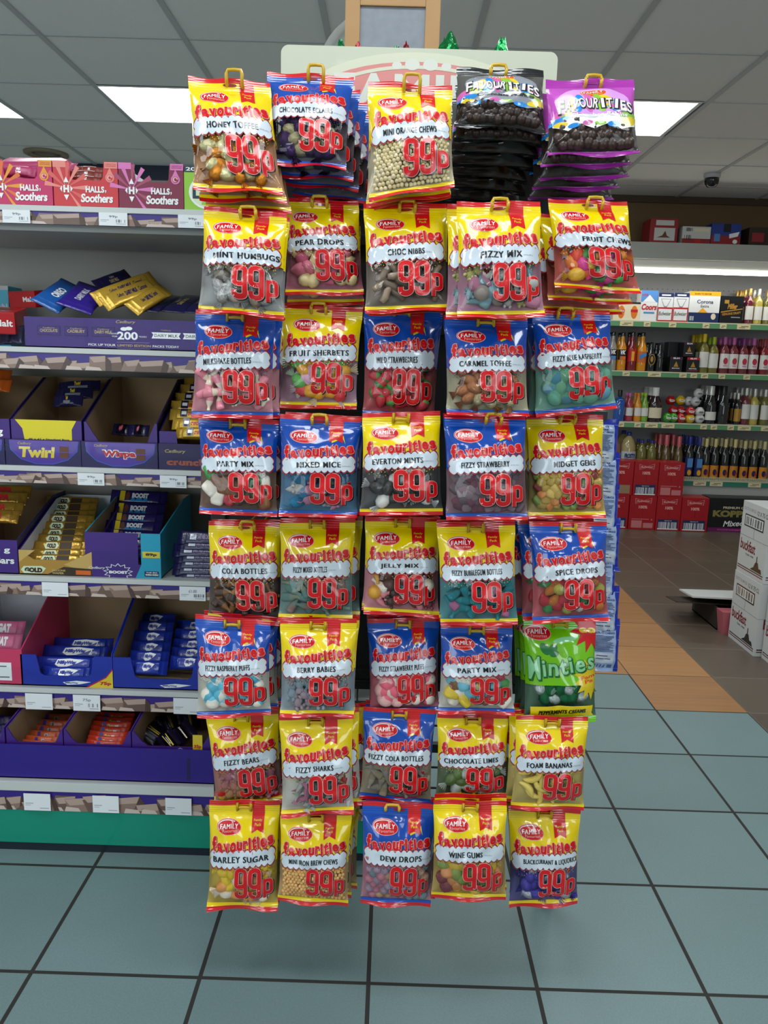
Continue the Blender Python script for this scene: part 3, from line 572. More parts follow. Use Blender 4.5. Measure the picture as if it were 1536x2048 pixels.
# row, words on the label, colour, corners in the photograph (tl tr br bl), text span, sweets (shape, finish, [(c1,c2)..], size mm), bags behind, (dx, dz) steps behind, hook x
B_ = [
 (1, 'HONEY TOFFEE', 'Y', ((376, 152), (540, 164), (566, 392), (387, 381)), (.19, .80), ('wrapped', 'foil', [('c9822a', 'c9822a'), ('d8d2a0', 'c98a2c')], 12), 2, (.003, -.010), 471),
 (1, 'CHOCOLATE ECLAIRS', 'B', ((534, 143), (708, 153), (692, 342), (537, 329)), (.14, .80), ('wrapped', 'foil', [('3a2450', '3a2450'), ('a39a78', '3a2450')], 12), 4, (.0105, -.012), 633),
 (1, 'MINI ORANGE CHEWS', 'Y', ((736, 161), (904, 173), (909, 375), (738, 404)), (.16, .80), ('ball', 'gum', [('ecdcae', None)], 3.6), 2, (-.001, -.004), 824),
 (1, 'Peanuts', 'K', ((913, 136), (1087, 140), (1092, 269), (908, 253)), (0, 1), ('ball', 'gum', [('33211a', None)], 8), 6, (-.001, -.0125), 996),
 (1, 'Raisins', 'M', ((1091, 160), (1268, 157), (1279, 312), (1094, 316)), (0, 1), ('ball', 'gum', [('3a261d', None)], 9), 4, (-.002, -.012), 1185),
 (2, 'MINT HUMBUGS', 'Y', ((408, 411), (574, 427), (568, 638), (396, 624)), (.16, .95), ('wrapped', 'foil', [('b9b8b6', 'd6d6d6'), ('8d8378', 'c9c7c2')], 12), 1, (.004, .0), 498),
 (2, 'PEAR DROPS', 'Y', ((569, 393), (717, 403), (728, 591), (571, 592)), (.14, .78), ('drop', 'clear', [('e0738b', None), ('e2688a', None), ('ecd59a', None)], 12), 2, (.0, -.013), 640),
 (2, 'CHOC NIBBS', 'Y', ((727, 408), (893, 406), (897, 622), (730, 628)), (.27, .72), ('nib', 'gum', [('8a7462', None), ('6f5c4d', None), ('a28b74', None)], 12), 1, (.003, -.002), 815),
 (2, 'FIZZY MIX', 'Y', ((913, 404), (1081, 402), (1089, 636), (914, 638)), (.25, .74), ('mix', 'sugar', [('d58aa8', None), ('ecd884', None), ('eee6cf', None), ('8fb9c4', None), ('b3a79c', None)], 11), 1, (-.012, -.001), 999),
 (2, 'FRUIT CHEWS', 'Y', ((1096, 397), (1254, 403), (1280, 590), (1109, 577)), (.33, .96), ('wrapped', 'clear', [('e8482c', 'e8482c'), ('e02f8f', 'e02f8f'), ('ecb52c', 'ecb52c'), ('3fa043', '3fa043'), ('f08a2c', 'f08a2c')], 12), 2, (-.008, -.016), 1188),
 (3, 'MILKSHAKE BOTTLES', 'B', ((391, 618), (552, 624), (546, 838), (382, 836)), (.14, .74), ('bottle', 'gum', [('ef8fa0', 'f3e7cf'), ('ee8f9e', 'f1e3c6')], 11), 1, (.010, .0), None),
 (3, 'FRUIT SHERBETS', 'Y', ((567, 606), (726, 615), (713, 819), (560, 816)), (.10, .87), ('wrapped', 'clear', [('d8a3bd', 'e8dce4'), ('d8303a', 'e8d0d0'), ('58b04a', 'd0e8d0'), ('e8a52f', 'eee0c0')], 13), 2, (-.007, -.002), 638),
 (3, 'WILD STRAWBERRIES', 'B', ((727, 612), (882, 612), (868, 844), (725, 834)), (.16, .73), ('straw', 'clear', [('d2303c', '3a9a45'), ('cc2a38', '2f8f3d'), ('d84048', '58a850')], 12), 1, (.004, -.002), None),
 (3, 'CARAMEL TOFFEE', 'B', ((889, 630), (1055, 632), (1057, 834), (893, 831)), (.14, .78), ('wrapped', 'foil', [('cfc59c', 'b98a62'), ('b67c55', 'b98a62')], 12), 1, (.002, -.001), None),
 (3, 'FIZZY BLUE RASPBERRY', 'B', ((1064, 620), (1220, 620), (1232, 818), (1070, 836)), (.20, .83), ('puff', 'sugar', [('79bfa2', '6fb6c8'), ('86c9a0', '7cc4a8'), ('62acc6', '7fc2ac')], 14), 1, (-.004, -.004), 1130),
 (4, 'PARTY MIX', 'B', ((397, 830), (557, 841), (555, 1034), (399, 1027)), (.25, .72), ('gum', 'clear', [('7d4a22', None), ('3f9a48', None), ('b7323a', None), ('ece4d6', None), ('5d3a20', None)], 13), 1, (.006, -.001), None),
 (4, 'MIXED MICE', 'B', ((560, 827), (722, 836), (714, 1036), (558, 1033)), (.22, .78), ('mouse', 'sugar', [('2a7fae', '2a7fae'), ('2f86b2', '2a7fae'), ('ece2d0', 'ece2d0'), ('dc8fae', 'dc8fae')], 13), 1, (.006, .0), 640),
 (4, 'EVERTON MINTS', 'Y', ((725, 826), (880, 822), (886, 1030), (719, 1031)), (.13, .77), ('wrapped', 'clear', [('1e1d1c', 'b9b9b9'), ('e0ddd8', 'c9c9c9'), ('2a2826', 'b9b9b9')], 12), 1, (.001, -.003), None),
 (4, 'FIZZY STRAWBERRY', 'B', ((889, 828), (1051, 830), (1056, 1040), (892, 1040)), (.17, .77), ('gum', 'sugar', [('8a5767', None), ('94808a', None), ('7d6a74', None), ('a8929a', None)], 8), 1, (-.003, .0), 987),
 (4, 'MIDGET GEMS', 'Y', ((1053, 829), (1206, 830), (1211, 1036), (1056, 1038)), (.30, .86), ('gum', 'clear', [('d8b65a', None), ('8f2a35', None), ('7f9a48', None), ('d98a42', None), ('b89a40', None)], 8.5), 1, (-.002, -.002), 1135),
 (5, 'COLA BOTTLES', 'Y', ((417, 1042), (560, 1044), (567, 1251), (416, 1239)), (.20, .83), ('bottle', 'clear', [('4a2a16', '8a5a24'), ('3c2114', 'a06a2a')], 11), 1, (.002, -.001), 497),
 (5, 'FIZZY MIXED BOTTLES', 'Y', ((560, 1037), (711, 1036), (705, 1243), (557, 1240)), (.19, .65), ('bottle', 'sugar', [('6f9a94', '86a89c'), ('b0948e', '8aa59c'), ('7aa39c', '9aa890')], 11), 1, (.013, .001), None),
 (5, 'JELLY MIX', 'Y', ((731, 1034), (881, 1034), (878, 1236), (727, 1226)), (.20, .72), ('mix', 'clear', [('ef8f9c', None), ('e0a02c', None), ('4a2a1c', None), ('7a2436', None), ('e9dccb', None), ('6fb8d0', None)], 12), 1, (.001, -.001), None),
 (5, 'FIZZY BUBBLEGUM BOTTLES', 'Y', ((873, 1045), (1030, 1041), (1036, 1250), (881, 1251)), (.15, .80), ('bottle', 'sugar', [('2f9aa5', '3fa4ad'), ('2c95a0', '44a8ae'), ('c77aa5', '3a9ea8')], 11), 1, (.0, .0), None),
 (5, 'SPICE DROPS', 'B', ((1059, 1043), (1213, 1043), (1217, 1240), (1064, 1247)), (.28, .84), ('drop', 'sugar', [('d8404c', None), ('e8823c', None), ('e3d264', None), ('4fa160', None), ('efe6da', None)], 11), 2, (-.018, .0), None),
 (6, 'FIZZY RASPBERRY PUFFS', 'B', ((390, 1228), (541, 1242), (542, 1430), (394, 1437)), (.14, .75), ('puff', 'gum', [('efe9da', '5fb9d2'), ('65bcd4', 'efe9da')], 13), 2, (.010, .0), None),
 (6, 'BERRY BABIES', 'Y', ((560, 1239), (714, 1237), (708, 1434), (560, 1432)), (.23, .75), ('baby', 'sugar', [('a9bcc8', None), ('b4c4cd', None), ('c9b3bf', None)], 12), 1, (.005, -.001), None),
 (6, 'FIZZY STRAWBERRY PUFFS', 'B', ((735, 1238), (878, 1234), (879, 1424), (739, 1432)), (.14, .78), ('puff', 'gum', [('ec6a80', 'f0b8b4'), ('ea667c', 'efe0d2')], 14), 1, (-.002, .0), None),
 (6, 'PARTY MIX', 'B', ((882, 1247), (1025, 1248), (1029, 1429), (876, 1426)), (.22, .75), ('gum', 'clear', [('f0e8d8', None), ('7d4a22', None), ('3f9a48', None), ('c83a50', None), ('e3c22c', None), ('6fc0d8', None)], 12), 1, (.002, .0), None),
 (6, 'MINTIES', 'G', ((1047, 1233), (1192, 1237), (1192, 1443), (1047, 1447)), (0, 1), ('wrapped', 'foil', [('126b3c', '126b3c'), ('c9d2cf', '126b3c')], 12), 2, (-.006, -.002), None),
 (7, 'FIZZY BEARS', 'Y', ((411, 1424), (556, 1420), (567, 1602), (432, 1622)), (.21, .72), ('bear', 'sugar', [('d88a7a', None), ('cf7f95', None), ('d9a06a', None), ('c98a86', None)], 13), 1, (.004, .0), None),
 (7, 'FIZZY SHARKS', 'Y', ((558, 1431), (706, 1429), (708, 1624), (563, 1633)), (.22, .74), ('shark', 'sugar', [('efe8da', 'd98aa8'), ('ece4d4', 'a6bf9a'), ('d988a4', 'f0e8dc'), ('88b8b0', 'f0e8dc')], 13), 2, (.012, .001), None),
 (7, 'FIZZY COLA BOTTLES', 'B', ((727, 1414), (871, 1419), (862, 1612), (719, 1596)), (.09, .86), ('bottle', 'sugar', [('b8a582', 'a49a94'), ('ac9a80', 'b8ad9c')], 10.5), 1, (.004, .0), None),
 (7, 'CHOCOLATE LIMES', 'Y', ((875, 1428), (1017, 1429), (1015, 1602), (870, 1601)), (.09, .85), ('wrapped', 'clear', [('4f6a34', 'c9d0c4'), ('5d7a3c', 'd4dad0'), ('c9d0c8', 'd9ded8')], 12), 1, (.005, .0), None),
 (7, 'FOAM BANANAS', 'Y', ((1032, 1430), (1177, 1434), (1167, 1620), (1021, 1616)), (.15, .78), ('banana', 'gum', [('ecd36a', None), ('e9cd5c', None)], 12), 2, (-.010, .0), None),
 (8, 'BARLEY SUGAR', 'Y', ((419, 1600), (560, 1600), (556, 1818), (414, 1818)), (.08, .88), ('wrapped', 'clear', [('e8c41c', 'ecd84a'), ('e89a4a', 'f0d8c0'), ('f0e3d0', 'f0e6d8')], 12), 1, (.003, .002), None),
 (8, 'MINI IRON BREW CHEWS', 'Y', ((561, 1624), (704, 1621), (696, 1813), (555, 1801)), (.14, .84), ('ball', 'gum', [('efbd74', None)], 3.8), 2, (.007, .001), None),
 (8, 'DEW DROPS', 'B', ((725, 1602), (874, 1610), (861, 1814), (721, 1806)), (.25, .83), ('ball', 'sugar', [('d9899c', None), ('8fa0ac', None), ('dca98a', None), ('b9a0b4', None)], 8.5), 1, (.003, .0), 785),
 (8, 'WINE GUMS', 'Y', ((867, 1599), (1014, 1603), (1012, 1801), (862, 1796)), (.20, .66), ('coin', 'clear', [('d9b23c', None), ('7f9440', None), ('7a2430', None), ('d0884a', None)], 12), 1, (.001, .0), None),
 (8, 'BLACKCURRANT & LIQUORICE', 'Y', ((1017, 1612), (1161, 1619), (1155, 1808), (1018, 1815)), (.17, .96), ('wrapped', 'foil', [('4b3f9e', '6a5fc0'), ('5c52b4', 'b9b6dc'), ('c9cad6', '5c52b4')], 13), 1, (-.002, .001), None),
]
TILT = [0, 15, 13, 9, 10, 9, 8, 6, 5]
BW = .135
def bag_quad(px, W, tilt, ylo=1.30, yhi=1.41, yaw=0.):
    t = math.radians(tilt); n = np.array([_s(yaw)*_c(t), -_c(yaw)*_c(t), _s(t)]); c = ray(*np.mean(px, 0)); k = 1.35
    for _ in range(12):
        p0 = CAM+c*k; Q = np.array([CAM+ray(*q)*((n@(p0-CAM))/(n@ray(*q))) for q in px]); w = (np.linalg.norm(Q[1]-Q[0])+np.linalg.norm(Q[2]-Q[3]))/2
        k *= W/w; k = min(max(k, ylo/c[1]), yhi/c[1])
    return Q
ROWN = ['', 'top', 'second', 'third', 'fourth', 'fifth', 'sixth', 'seventh', 'bottom']
COLN = {'Y': 'yellow', 'B': 'blue', 'K': 'black', 'M': 'purple', 'G': 'green'}
ORD = ['', 'second', 'third', 'fourth', 'fifth', 'sixth', 'seventh']
HOOKS = []
colcount = {}
for bi, (row, name, colr, px, span, sw, nb, (sdx, sdz), hx) in enumerate(B_):
    rs = random.Random(100+bi); colcount[row] = colcount.get(row, 0)+1; ci = colcount[row]
    tilt = TILT[row]+(8 if colr in 'K' else 4 if colr == 'M' else 0)
    if colr in 'KM': Q = bag_quad(px, .145, tilt, 1.25, 1.40)
    else: Q = bag_quad(px, BW, tilt+(6 if name in ('HONEY TOFFEE', 'CHOCOLATE ECLAIRS') else 0), yaw=.13 if name == 'HONEY TOFFEE' else .03)
    b = Bag(Q, bi, .019 if colr in 'KM' else .021, .60 if colr == 'K' else .58 if colr == 'M' else .62 if colr == 'G' else .53)
    C0 = (Q[0]+Q[1])/2
    root = empty('sweet_bag', C0)
    top, bot, main = {'Y': (YELC, YELC, YEL), 'B': (BLUC, BLUC, BLU), 'K': (BLKC, BLKC, BLKP), 'M': (MAGC, MAGC, MAGP), 'G': (GRNC, GRNC, GRN)}[colr]
    ts, bs, pf, cw, bk = MB(), MB(), MB(), MB(), MB()
    red = colr in 'YB'
    b.strip(ts, 0, .045, REDC if red else top); b.strip(ts, .045, .115, top)
    b.strip(bs, .935, .965, bot); b.strip(bs, .965, 1, REDC if red else bot)
    hole = ellipse(.5, .062, .085, .014, 16); b.print_(ts, hole, WHT if colr == 'K' else DRED if red else top, 2)
    if red: b.print_(ts, rect(.615, .04, .79, .118), REDC, 1)
    b.strip(pf, .115, b.vw, main); b.strip(cw, b.vw, .935, FILM); bkc = hexc(sw[2][0][0]); b.strip(bk, .115, .935, BACKD if colr in 'KM' else mat('bag_back_'+sw[2][0][0], tuple(.65*q_+.08 for q_ in bkc), .45), True); 
    b.strip(bk, 0, .115, top, True); b.strip(bk, .935, 1, bot, True)
    if colr in 'YB': yb_art(b, pf, cw, name, span[0], span[1], colr == 'Y', rs)
    elif colr == 'G': mint_art(b, pf, cw, rs)
    else: splash_art(b, pf, cw, name, colr == 'K', rs)
    for mb_, nm in ((ts, 'top_seal'), (pf, 'printed_front'), (cw, 'clear_window'), (bs, 'bottom_seal'), (bk, 'back_film')): mb_.build(nm, root, C0)
    # sweets
    shape, fin, cols, size = sw; r = size/1000; small = r < .005; r *= 1.0 if small else 1.22 if shape in ('wrapped', 'shark', 'nib', 'straw', 'drop', 'banana', 'mouse', 'baby', 'bear', 'bottle') else 1.12
    pts = []; v = (.93 if colr != 'G' else .83)-r*1.15/b.H; vt_ = (b.vw+.0) if shape != 'ball' else b.vw-.02
    ri = 0
    while v > vt_:
        k = max(2, int((b.W*.95)/(r*(1.5 if not small else 1.9)))); ri += 1
        for i in range(k):
            u = .03+.94*(i+.5*(ri % 2)+rs.uniform(-.14, .14)+.25)/k
            mg = (r*(1.4 if shape in ('wrapped', 'mouse', 'shark', 'banana') else .85))/b.W; u = lerp(mg, 1-mg, u)
            if .02 < u < .98: pts.append((u, v+rs.uniform(-.18, .18)*r/b.H))
        v -= r*(1.05 if not small else 1.6)/b.H
    mats_used = []
    def sweet_pose(u, v):
        edge = min(1., (.5-abs(u-.5))/.12); p = b.at(np.array([u]), np.array([v]))[0]; pbk = b.at(np.array([u]), np.array([v]), b.Bk)[0]
        n = b.n; th = max(.0, float((p-pbk)@n)); return p-n*min(r*.75+.0015+rs.uniform(0, .002), max(.4*th, th*.55))
    if small:
        mb = MB(); m = sw_mat(cols[0][0], fin); V, F = ico(2)
        for u, v in pts: mb.add(sweet_pose(u, v)+V*r*rs.uniform(.9, 1.08), F, m, True)
        o = mb.build('sweets', root, C0); o['kind'] = 'stuff'
    else:
        for i, (u, v) in enumerate(pts):
            c1, c2 = cols[rs.randrange(len(cols))]; sh = rs.choice(['gum', 'puff', 'banana', 'bottle', 'ball', 'bear']) if shape == 'mix' else shape
            o = bpy.data.objects.new('sweet', sweet_mesh(sh, c1, c2, fin)); COL.objects.link(o); o.parent = root
            o.location = Vector(sweet_pose(u, v)-C0); fl = .8
            s_ = r*rs.uniform(.9, 1.12); o.scale = (s_, s_, s_)
            face = Matrix((tuple(np.cross([0, 0, 1.], -b.n)*-1), tuple(np.cross(b.n, np.cross([0, 0, 1.], -b.n)*-1)), tuple(b.n))).transposed().to_euler().to_matrix()
            if sh in ('wrapped', 'nib', 'gum', 'bottle', 'drop', 'straw', 'ball', 'coin', 'baby', 'bear', 'mouse', 'shark', 'banana', 'puff'):
                o.rotation_euler = (face @ Matrix.Rotation(rs.uniform(-3.1, 3.1) if sh not in ('baby', 'bear') else rs.uniform(-.9, .9), 3, 'Z') @ Matrix.Rotation(rs.uniform(-.5, .5), 3, 'X')).to_euler()
    nm = name.lower() if colr in 'YB' else {'K': 'chocolate peanuts', 'M': 'chocolate raisins', 'G': 'peppermint creams'}[colr]
    extra = ' in the fourth row' if (name, row) == ('PARTY MIX', 4) else ' in the sixth row' if name == 'PARTY MIX' else ''
    tag(root, '%s bag of %s%s, foremost on its hook' % (COLN[colr], nm, extra), 'bag of sweets', 'front bags on the %s row of hooks' % ROWN[row])
    step = .030 if colr == 'K' else .026 if colr == 'M' else .024
    for k in range(1, nb+1):
        showsw = (k == 1 and nm in ('spice drops', 'fruit chews', 'pear drops', 'fizzy mix', 'fizzy sharks', 'honey toffee', 'chocolate eclairs', 'chocolate raisins', 'chocolate peanuts', 'mini iron brew chews', 'mini orange chews', 'peppermint creams', 'foam bananas'))
        jx, jz = rs.uniform(-.0025, .0025), rs.uniform(-.0015, .0015)
        L_ = (C0[0]+sdx*k+jx, C0[1]+step*k, C0[2]+sdz*k+jz)
        dup(root, L_, '%s bag of %s%s, %s from the front on its hook' % (COLN[colr], nm, extra, ORD[k]), keep=(lambda o: True) if showsw else (lambda o: not o.name.startswith('sweet')), group='bags behind the front %s' % nm,
            rot=(rs.uniform(-.02, .02), rs.uniform(-.025, .025), rs.uniform(-.03, .03)))
    hp = C0.copy()
    if hx is not None: hp[0] = P(hx, (px[0][1]+px[1][1])/2, C0[1])[0]
    HOOKS.append((hp, Q, colr, nb, hx is not None))

# ------------------------------------------------------------------ the stand itself
HY = 'hook_yellow'; hook_m = mat(HY, 'c9a21a', .35, coat=.3); blackm = mat('stand_black', '111214', .45); panel_m = mat('stand_panel', '0d0e12', .6)
SY = 1.63
st = empty('display_stand', (.02, SY+.06, 0)); tag(st, 'tall black hook stand carrying rows of hanging sweet bags', 'display stand')
XL, XR = P(436, 1000, 1.63)[0], P(1150, 1000, 1.63)[0]; ZT, ZB = 1.62, .22
pb = MB(); pb.box((XL+.02, SY+.012, .50), (XR-.02, SY+.02, ZT-.02), panel_m); pb.build('back_panel', st)
for x in (XL, XR): MB().box((x-.016, SY, .0), (x+.016, SY+.035, ZT+.02), blackm, .003).build('upright', st)
for x in (XL, XR): MB().box((x-.022, SY+.005, 0), (x+.022, SY+.145, .03), blackm, .004).build('foot', st)
wr = MB()
for z in np.arange(ZB, .52, .05): wr.tube([(XL, SY+.012, z), (XR, SY+.012, z)], .0025, blackm, 6)
for x in np.arange(XL+.05, XR, .05): wr.tube([(x, SY+.014, ZB), (x, SY+.014, .52)], .002, blackm, 6)
wr.build('wire_grid', st)
for row in range(1, 9):
    zs = [h[0][2] for h, q in zip(HOOKS, B_) if q[0] == row]; z = sum(zs)/len(zs)-.022
    MB().box((XL, SY-.004, z-.010), (XR, SY+.012, z+.010), blackm, .002).build('hook_rail', st)
for (hp, Q, colr, nb, vis) in HOOKS:
    w = .0125; r = .0028; dz = -.016; yb = hp[1]-.006+(0 if vis else .005); up = (.010 if colr in 'YBG' and hp[2] > 1.5 else .002) if vis else -.012; x, z = hp[0], hp[2]
    path = [(x-w, SY-.002, z-.022), (x-w, yb+.03, z+dz-.001), (x-w, yb+.006, z+dz), (x-w, yb-.003, z+dz+.006), (x-w, yb-.006, z+dz+.014), (x-w*1.02, yb-.0055, z+up-.006), (x-w*.82, yb-.005, z+up), (x, yb-.005, z+up+.0006),
            (x+w*.82, yb-.005, z+up), (x+w*1.02, yb-.0055, z+up-.006), (x+w, yb-.006, z+dz+.014), (x+w, yb-.003, z+dz+.006), (x+w, yb+.006, z+dz), (x+w, yb+.03, z+dz-.001), (x+w, SY-.002, z-.022)]
    MB().tube(path, r, hook_m, 8).build('hook', st)
# header board with the faded oval logo
HBY = 1.575
board_m = mat('header_board', 'c8ccb8', .35, coat=.2); pale = mat('faded_pink', 'd98d88', .4); pale2 = mat('faded_cream', 'd6d8c2', .4); palew = mat('faded_white', 'd9dcd2', .4)
tl, tr = P(562, 95, HBY), P(1117, 98, HBY); w = tr[0]-tl[0]; zt = (tl[2]+tr[2])/2; h = .20
def rrect(x0, z0, x1, z1, r): return arc(x1-r, z1-r, r, r, 0, 90, 7)+arc(x0+r, z1-r, r, r, 90, 180, 7)+arc(x0+r, z0+r, r, r, 180, 270, 7)+arc(x1-r, z0+r, r, r, 270, 360, 7)
hb = MB(); pp = [(x, HBY, z) for x, z in rrect(tl[0], zt-h, tr[0], zt, .014)]
hb.prism(pp, (0, 0, 0), (0, .004, 0), board_m)
fr = ((tl[0]+w/2, HBY, zt-.105), (1, 0, 0), (0, 0, 1), (0, -1, 0))
hb.decal(xf(ellipse(0, 0, .225, .098, 40)), fr, pale2, 1); hb.decal(xf(ellipse(.0, -.004, .216, .086, 40)), fr, pale, 2)
hb.decal(stroke(arc(0, -.01, .2, .083, 40, 190, 24), .006), fr, pale2, 3)
for dx, rr in ((-.040, .009), (-.012, .0135), (.021, .0135), (.05, .009)): hb.decal(ellipse(dx, .077-(.002 if rr < .01 else 0), rr, rr*.72, 18), fr, palew, 3)
hb.decal(text('FAMILY', -.155, .165, .030, .062, .035, 1.1), fr, palew, 3); hb.decal(text('Favourites', -.1, .12, -.05, .03, .01), fr, palew, 3)
hb.decal(rect(-.24, -.095, .24, -.088), fr, RED, 3)
hb.build('header_board', st)
# a shelf behind the header that the loose things rest on
tz = zt-.075
MB().box((tl[0]+.02, HBY+.006, tz-.006), (tr[0]-.02, HBY+.30, tz), blackm).build('top_shelf', st)
for x in (tl[0]+.03, tr[0]-.03): MB().box((x-.01, HBY+.005, ZT-.02), (x+.01, HBY+.03, tz), blackm).build('post', st)

# ================================================================== shelving with chocolate on the left
YB, YS = 1.759, 1.865
class Face:
    """print on a flat face: normalised 0..1 across and up"""
    def __init__(s, mb, o, ex, ey, W, H, flip=False):
        s.mb, s.o, s.ex, s.ey, s.W, s.H = mb, np.asarray(o, float), np.asarray(ex, float), np.asarray(ey, float), W, H
        n = np.cross(s.ex, s.ey); s.n = n/np.linalg.norm(n)
    def put(s, vt, m, k=1):
        V = vt[0]*np.array([s.W, s.H]); s.mb.decal((V, vt[1]), (s.o, s.ex, s.ey, s.n), m, k); return s
    def rect(s, x0, y0, x1, y1, m, k=1): return s.put(rect(x0, y0, x1, y1), m, k)
    def poly(s, pts, m, k=1): return s.put(poly(pts), m, k)
    def ell(s, cx, cy, rx, ry, m, k=1, n=24): return s.put(ellipse(cx, cy, rx, ry, n), m, k)
    def text(s, t, x0, x1, yc, h, m, k=2, off=.02, sp=1., shear=0., rot=0.):
        V, T = text(t, x0*s.W, x1*s.W, yc*s.H, h*s.H, off, sp, shear, rot); s.mb.decal((V, T), (s.o, s.ex, s.ey, s.n), m, k); return s
    def bars(s, x0, y0, x1, y1, m, k=2, n=14, seed=1):
        r = random.Random(seed); x = x0; w = (x1-x0)/n
        for i in range(n):
            if r.random() < .75: s.rect(x, y0, x+w*r.uniform(.3, .75), y1, m, k)
            x += w
        return s
def front(mb, x0, x1, z0, z1, Y): return Face(mb, (x0, Y, z0), (1, 0, 0), (0, 0, 1), x1-x0, z1-z0)
PURP = mat('card_purple', '3f1f7a', .4, var=.05); PURD = mat('card_dark_purple', '241a52', .4); CARD = mat('cardboard', '9c8262', .8, var=.08, vscale=14, bump=.1, bscale=60); CARDW = mat('card_white', 'd3d3d6', .6)
WHITE = mat('shelf_white', 'c6cac8', .35); STEEL = mat('shelf_grey', 'b4b6b2', .4); LABEL = mat('price_paper', 'e6ebee', .5); LINK = mat('label_ink', '5d6066', .6); TEAL = mat('plinth_teal', '0a8a72', .35, coat=.2); KICK = mat('kick_dark', '14202c', .4)
GUARD = film('clear_guard', .03, .0, .0, 10., (.97, .98, .98), .06)
CH = [mat('print_choc_%d' % i, c, .35) for i, c in enumerate(('8d7468', '6d564c', 'b39c90', '503c35', 'cbbab0'))]
STRIPBG = mat('strip_purple', '35237f', .35)
def choc_strip(f, W, seed):                          # the printed row of broken chocolate
    r = random.Random(seed); x = -.02; f.rect(0, .02, 1, .98, STRIPBG, 1); i = 0
    while x < W:
        w = r.uniform(.03, .062); t = r.uniform(.5, .95); a, b = x/W, (x+w)/W; sk = r.uniform(-.25, .3)*w/W; k = 2+(i % 3)
        cl = lambda pts: [(min(max(p, 0), 1), min(max(q, .02), .97)) for p, q in pts]
        f.poly(cl([(a, .02), (b, .02), (b+sk, t), (a+sk*1.3, t+r.uniform(-.3, .05))]), CH[i % 2], k)
        f.poly(cl([(a+sk*1.3, t-.12), (b+sk, t), (b+sk+.012/W, t-.3), (a+sk+.01/W, t-.42)]), CH[2], k)
        f.poly(cl([(b, .02), (b+.014/W, .02), (b+sk+.012/W, t-.3), (b+sk, t)]), CH[3], k)
        if r.random() < .6: f.poly(cl([(a-.01/W, .02), (a+.03/W, .02), (a+.024/W, .2), (a-.006/W, .26)]), CH[4], k+1)
        x += w*r.uniform(.62, .95); i += 1
gon = empty('shelving_unit', (-.6, YS+.2, 0)); tag(gon, 'white shop shelving filled with chocolate boxes over a green plinth', 'shelves')
GX0, GX1 = -1.75, -.02
MB().box((GX0, 2.255, .02), (GX1, 2.275, 1.52), mat('back_panel_grey', 'a9a9a2', .6, var=.04)).build('back_panel', gon)
MB().box((GX0, 2.275, .02), (GX1, 2.30, 1.52), STEEL).build('rear_panel', gon)
pl = MB().box((GX0, YB, .022), (GX1, YB+.02, .112), TEAL, .002).build('plinth', gon)
MB().box((GX0, YB+.004, 0), (GX1, YB+.02, .024), KICK).build('kick_strip', gon)
SH = [(1.528, 1.488, YS), (1.217, 1.167, YS), (.940, .899, YS), (.669, .622, YS), (.380, .326, YS), (.186, .110, YB)]
LABS = {0: [(7, 62, '99p', 0), (199, 256, '99p', 0), (357, 414, '99p', 0)], 2: [(157, 210, '99p', 0), (321, 374, '99p', -.05)], 3: [(86, 138, '', 0), (360, 412, '£1.00', 0)], 4: [(53, 107, '', .03), (148, 202, '75p', .02), (348, 402, '', 0)], 5: [(50, 103, '', 0), (187, 239, '', 0), (332, 384, '', 0)]}
LY = [428, 722, 956, 1178, 1405, 1606]
for si, (zt_, zb_, yf) in enumerate(SH):
    mb = MB(); lip = .012 if si != 5 else .024
    mb.box((GX0, yf+.003, zt_-.014), (GX1, 2.255, zt_), STEEL); mb.box((GX0, yf-.003, zt_-lip), (GX1, yf+.004, zt_), WHITE, .001)
    mb.box((GX0, yf+.004, zb_), (GX1, yf+.02, zt_-.014), WHITE)
    if si == 0: mb.box((GX0, yf+.03, zt_-.05), (GX1, yf+.34, zt_-.014), STEEL)
    sh = mb.build('shelf' if si < 5 else 'base_shelf', gon)
    st_ = MB(); st_.box((GX0, yf, zb_), (GX1, yf+.004, zt_-lip), mat('strip_backing', '3a2a5c', .4)); f = front(st_, GX0, GX1, zb_, zt_-lip, yf); choc_strip(f, GX1-GX0, 11+si)
    st_.build('price_strip', sh)
    for (a, b_, tx, rt) in LABS.get(si, []):
        pa, pb_ = P(a, LY[si], yf-.002), P(b_, LY[si]+(b_-a)*.03, yf-.002); w = pb_[0]-pa[0]; h_ = min(zt_-lip-zb_, .044)*1.0; cz = (zb_+zt_-lip)/2
        lb = MB(); lb.box((pa[0], yf-.0075, cz-h_/2), (pb_[0], yf-.0065, cz+h_/2), LABEL); f = front(lb, pa[0], pb_[0], cz-h_/2, cz+h_/2, yf-.0075)
        if tx: f.text(tx, .36, .66, .68, .2, LINK, 1, .0); f.bars(.55, .25, .95, .48, LINK, 1, 16, si)
        f.rect(.06, .42, .36, .45, GREY, 1); f.rect(.06, .32, .26, .34, GREY, 1); f.rect(.6, .14, .94, .17, GREY, 1)
        lb.build('price_label', sh)
    if si in (1, 2, 3, 4): MB().box((GX0, yf+.0045, zt_+.0005), (GX1, yf+.006, zt_+(.066 if si in (1, 3) else .05)), GUARD).build('clear_guard', sh)
for x in (GX0-.012, GX1): MB().box((x, YS+.03, .0), (x+.012, 2.3, 1.52), STEEL).build('end_panel', gon)

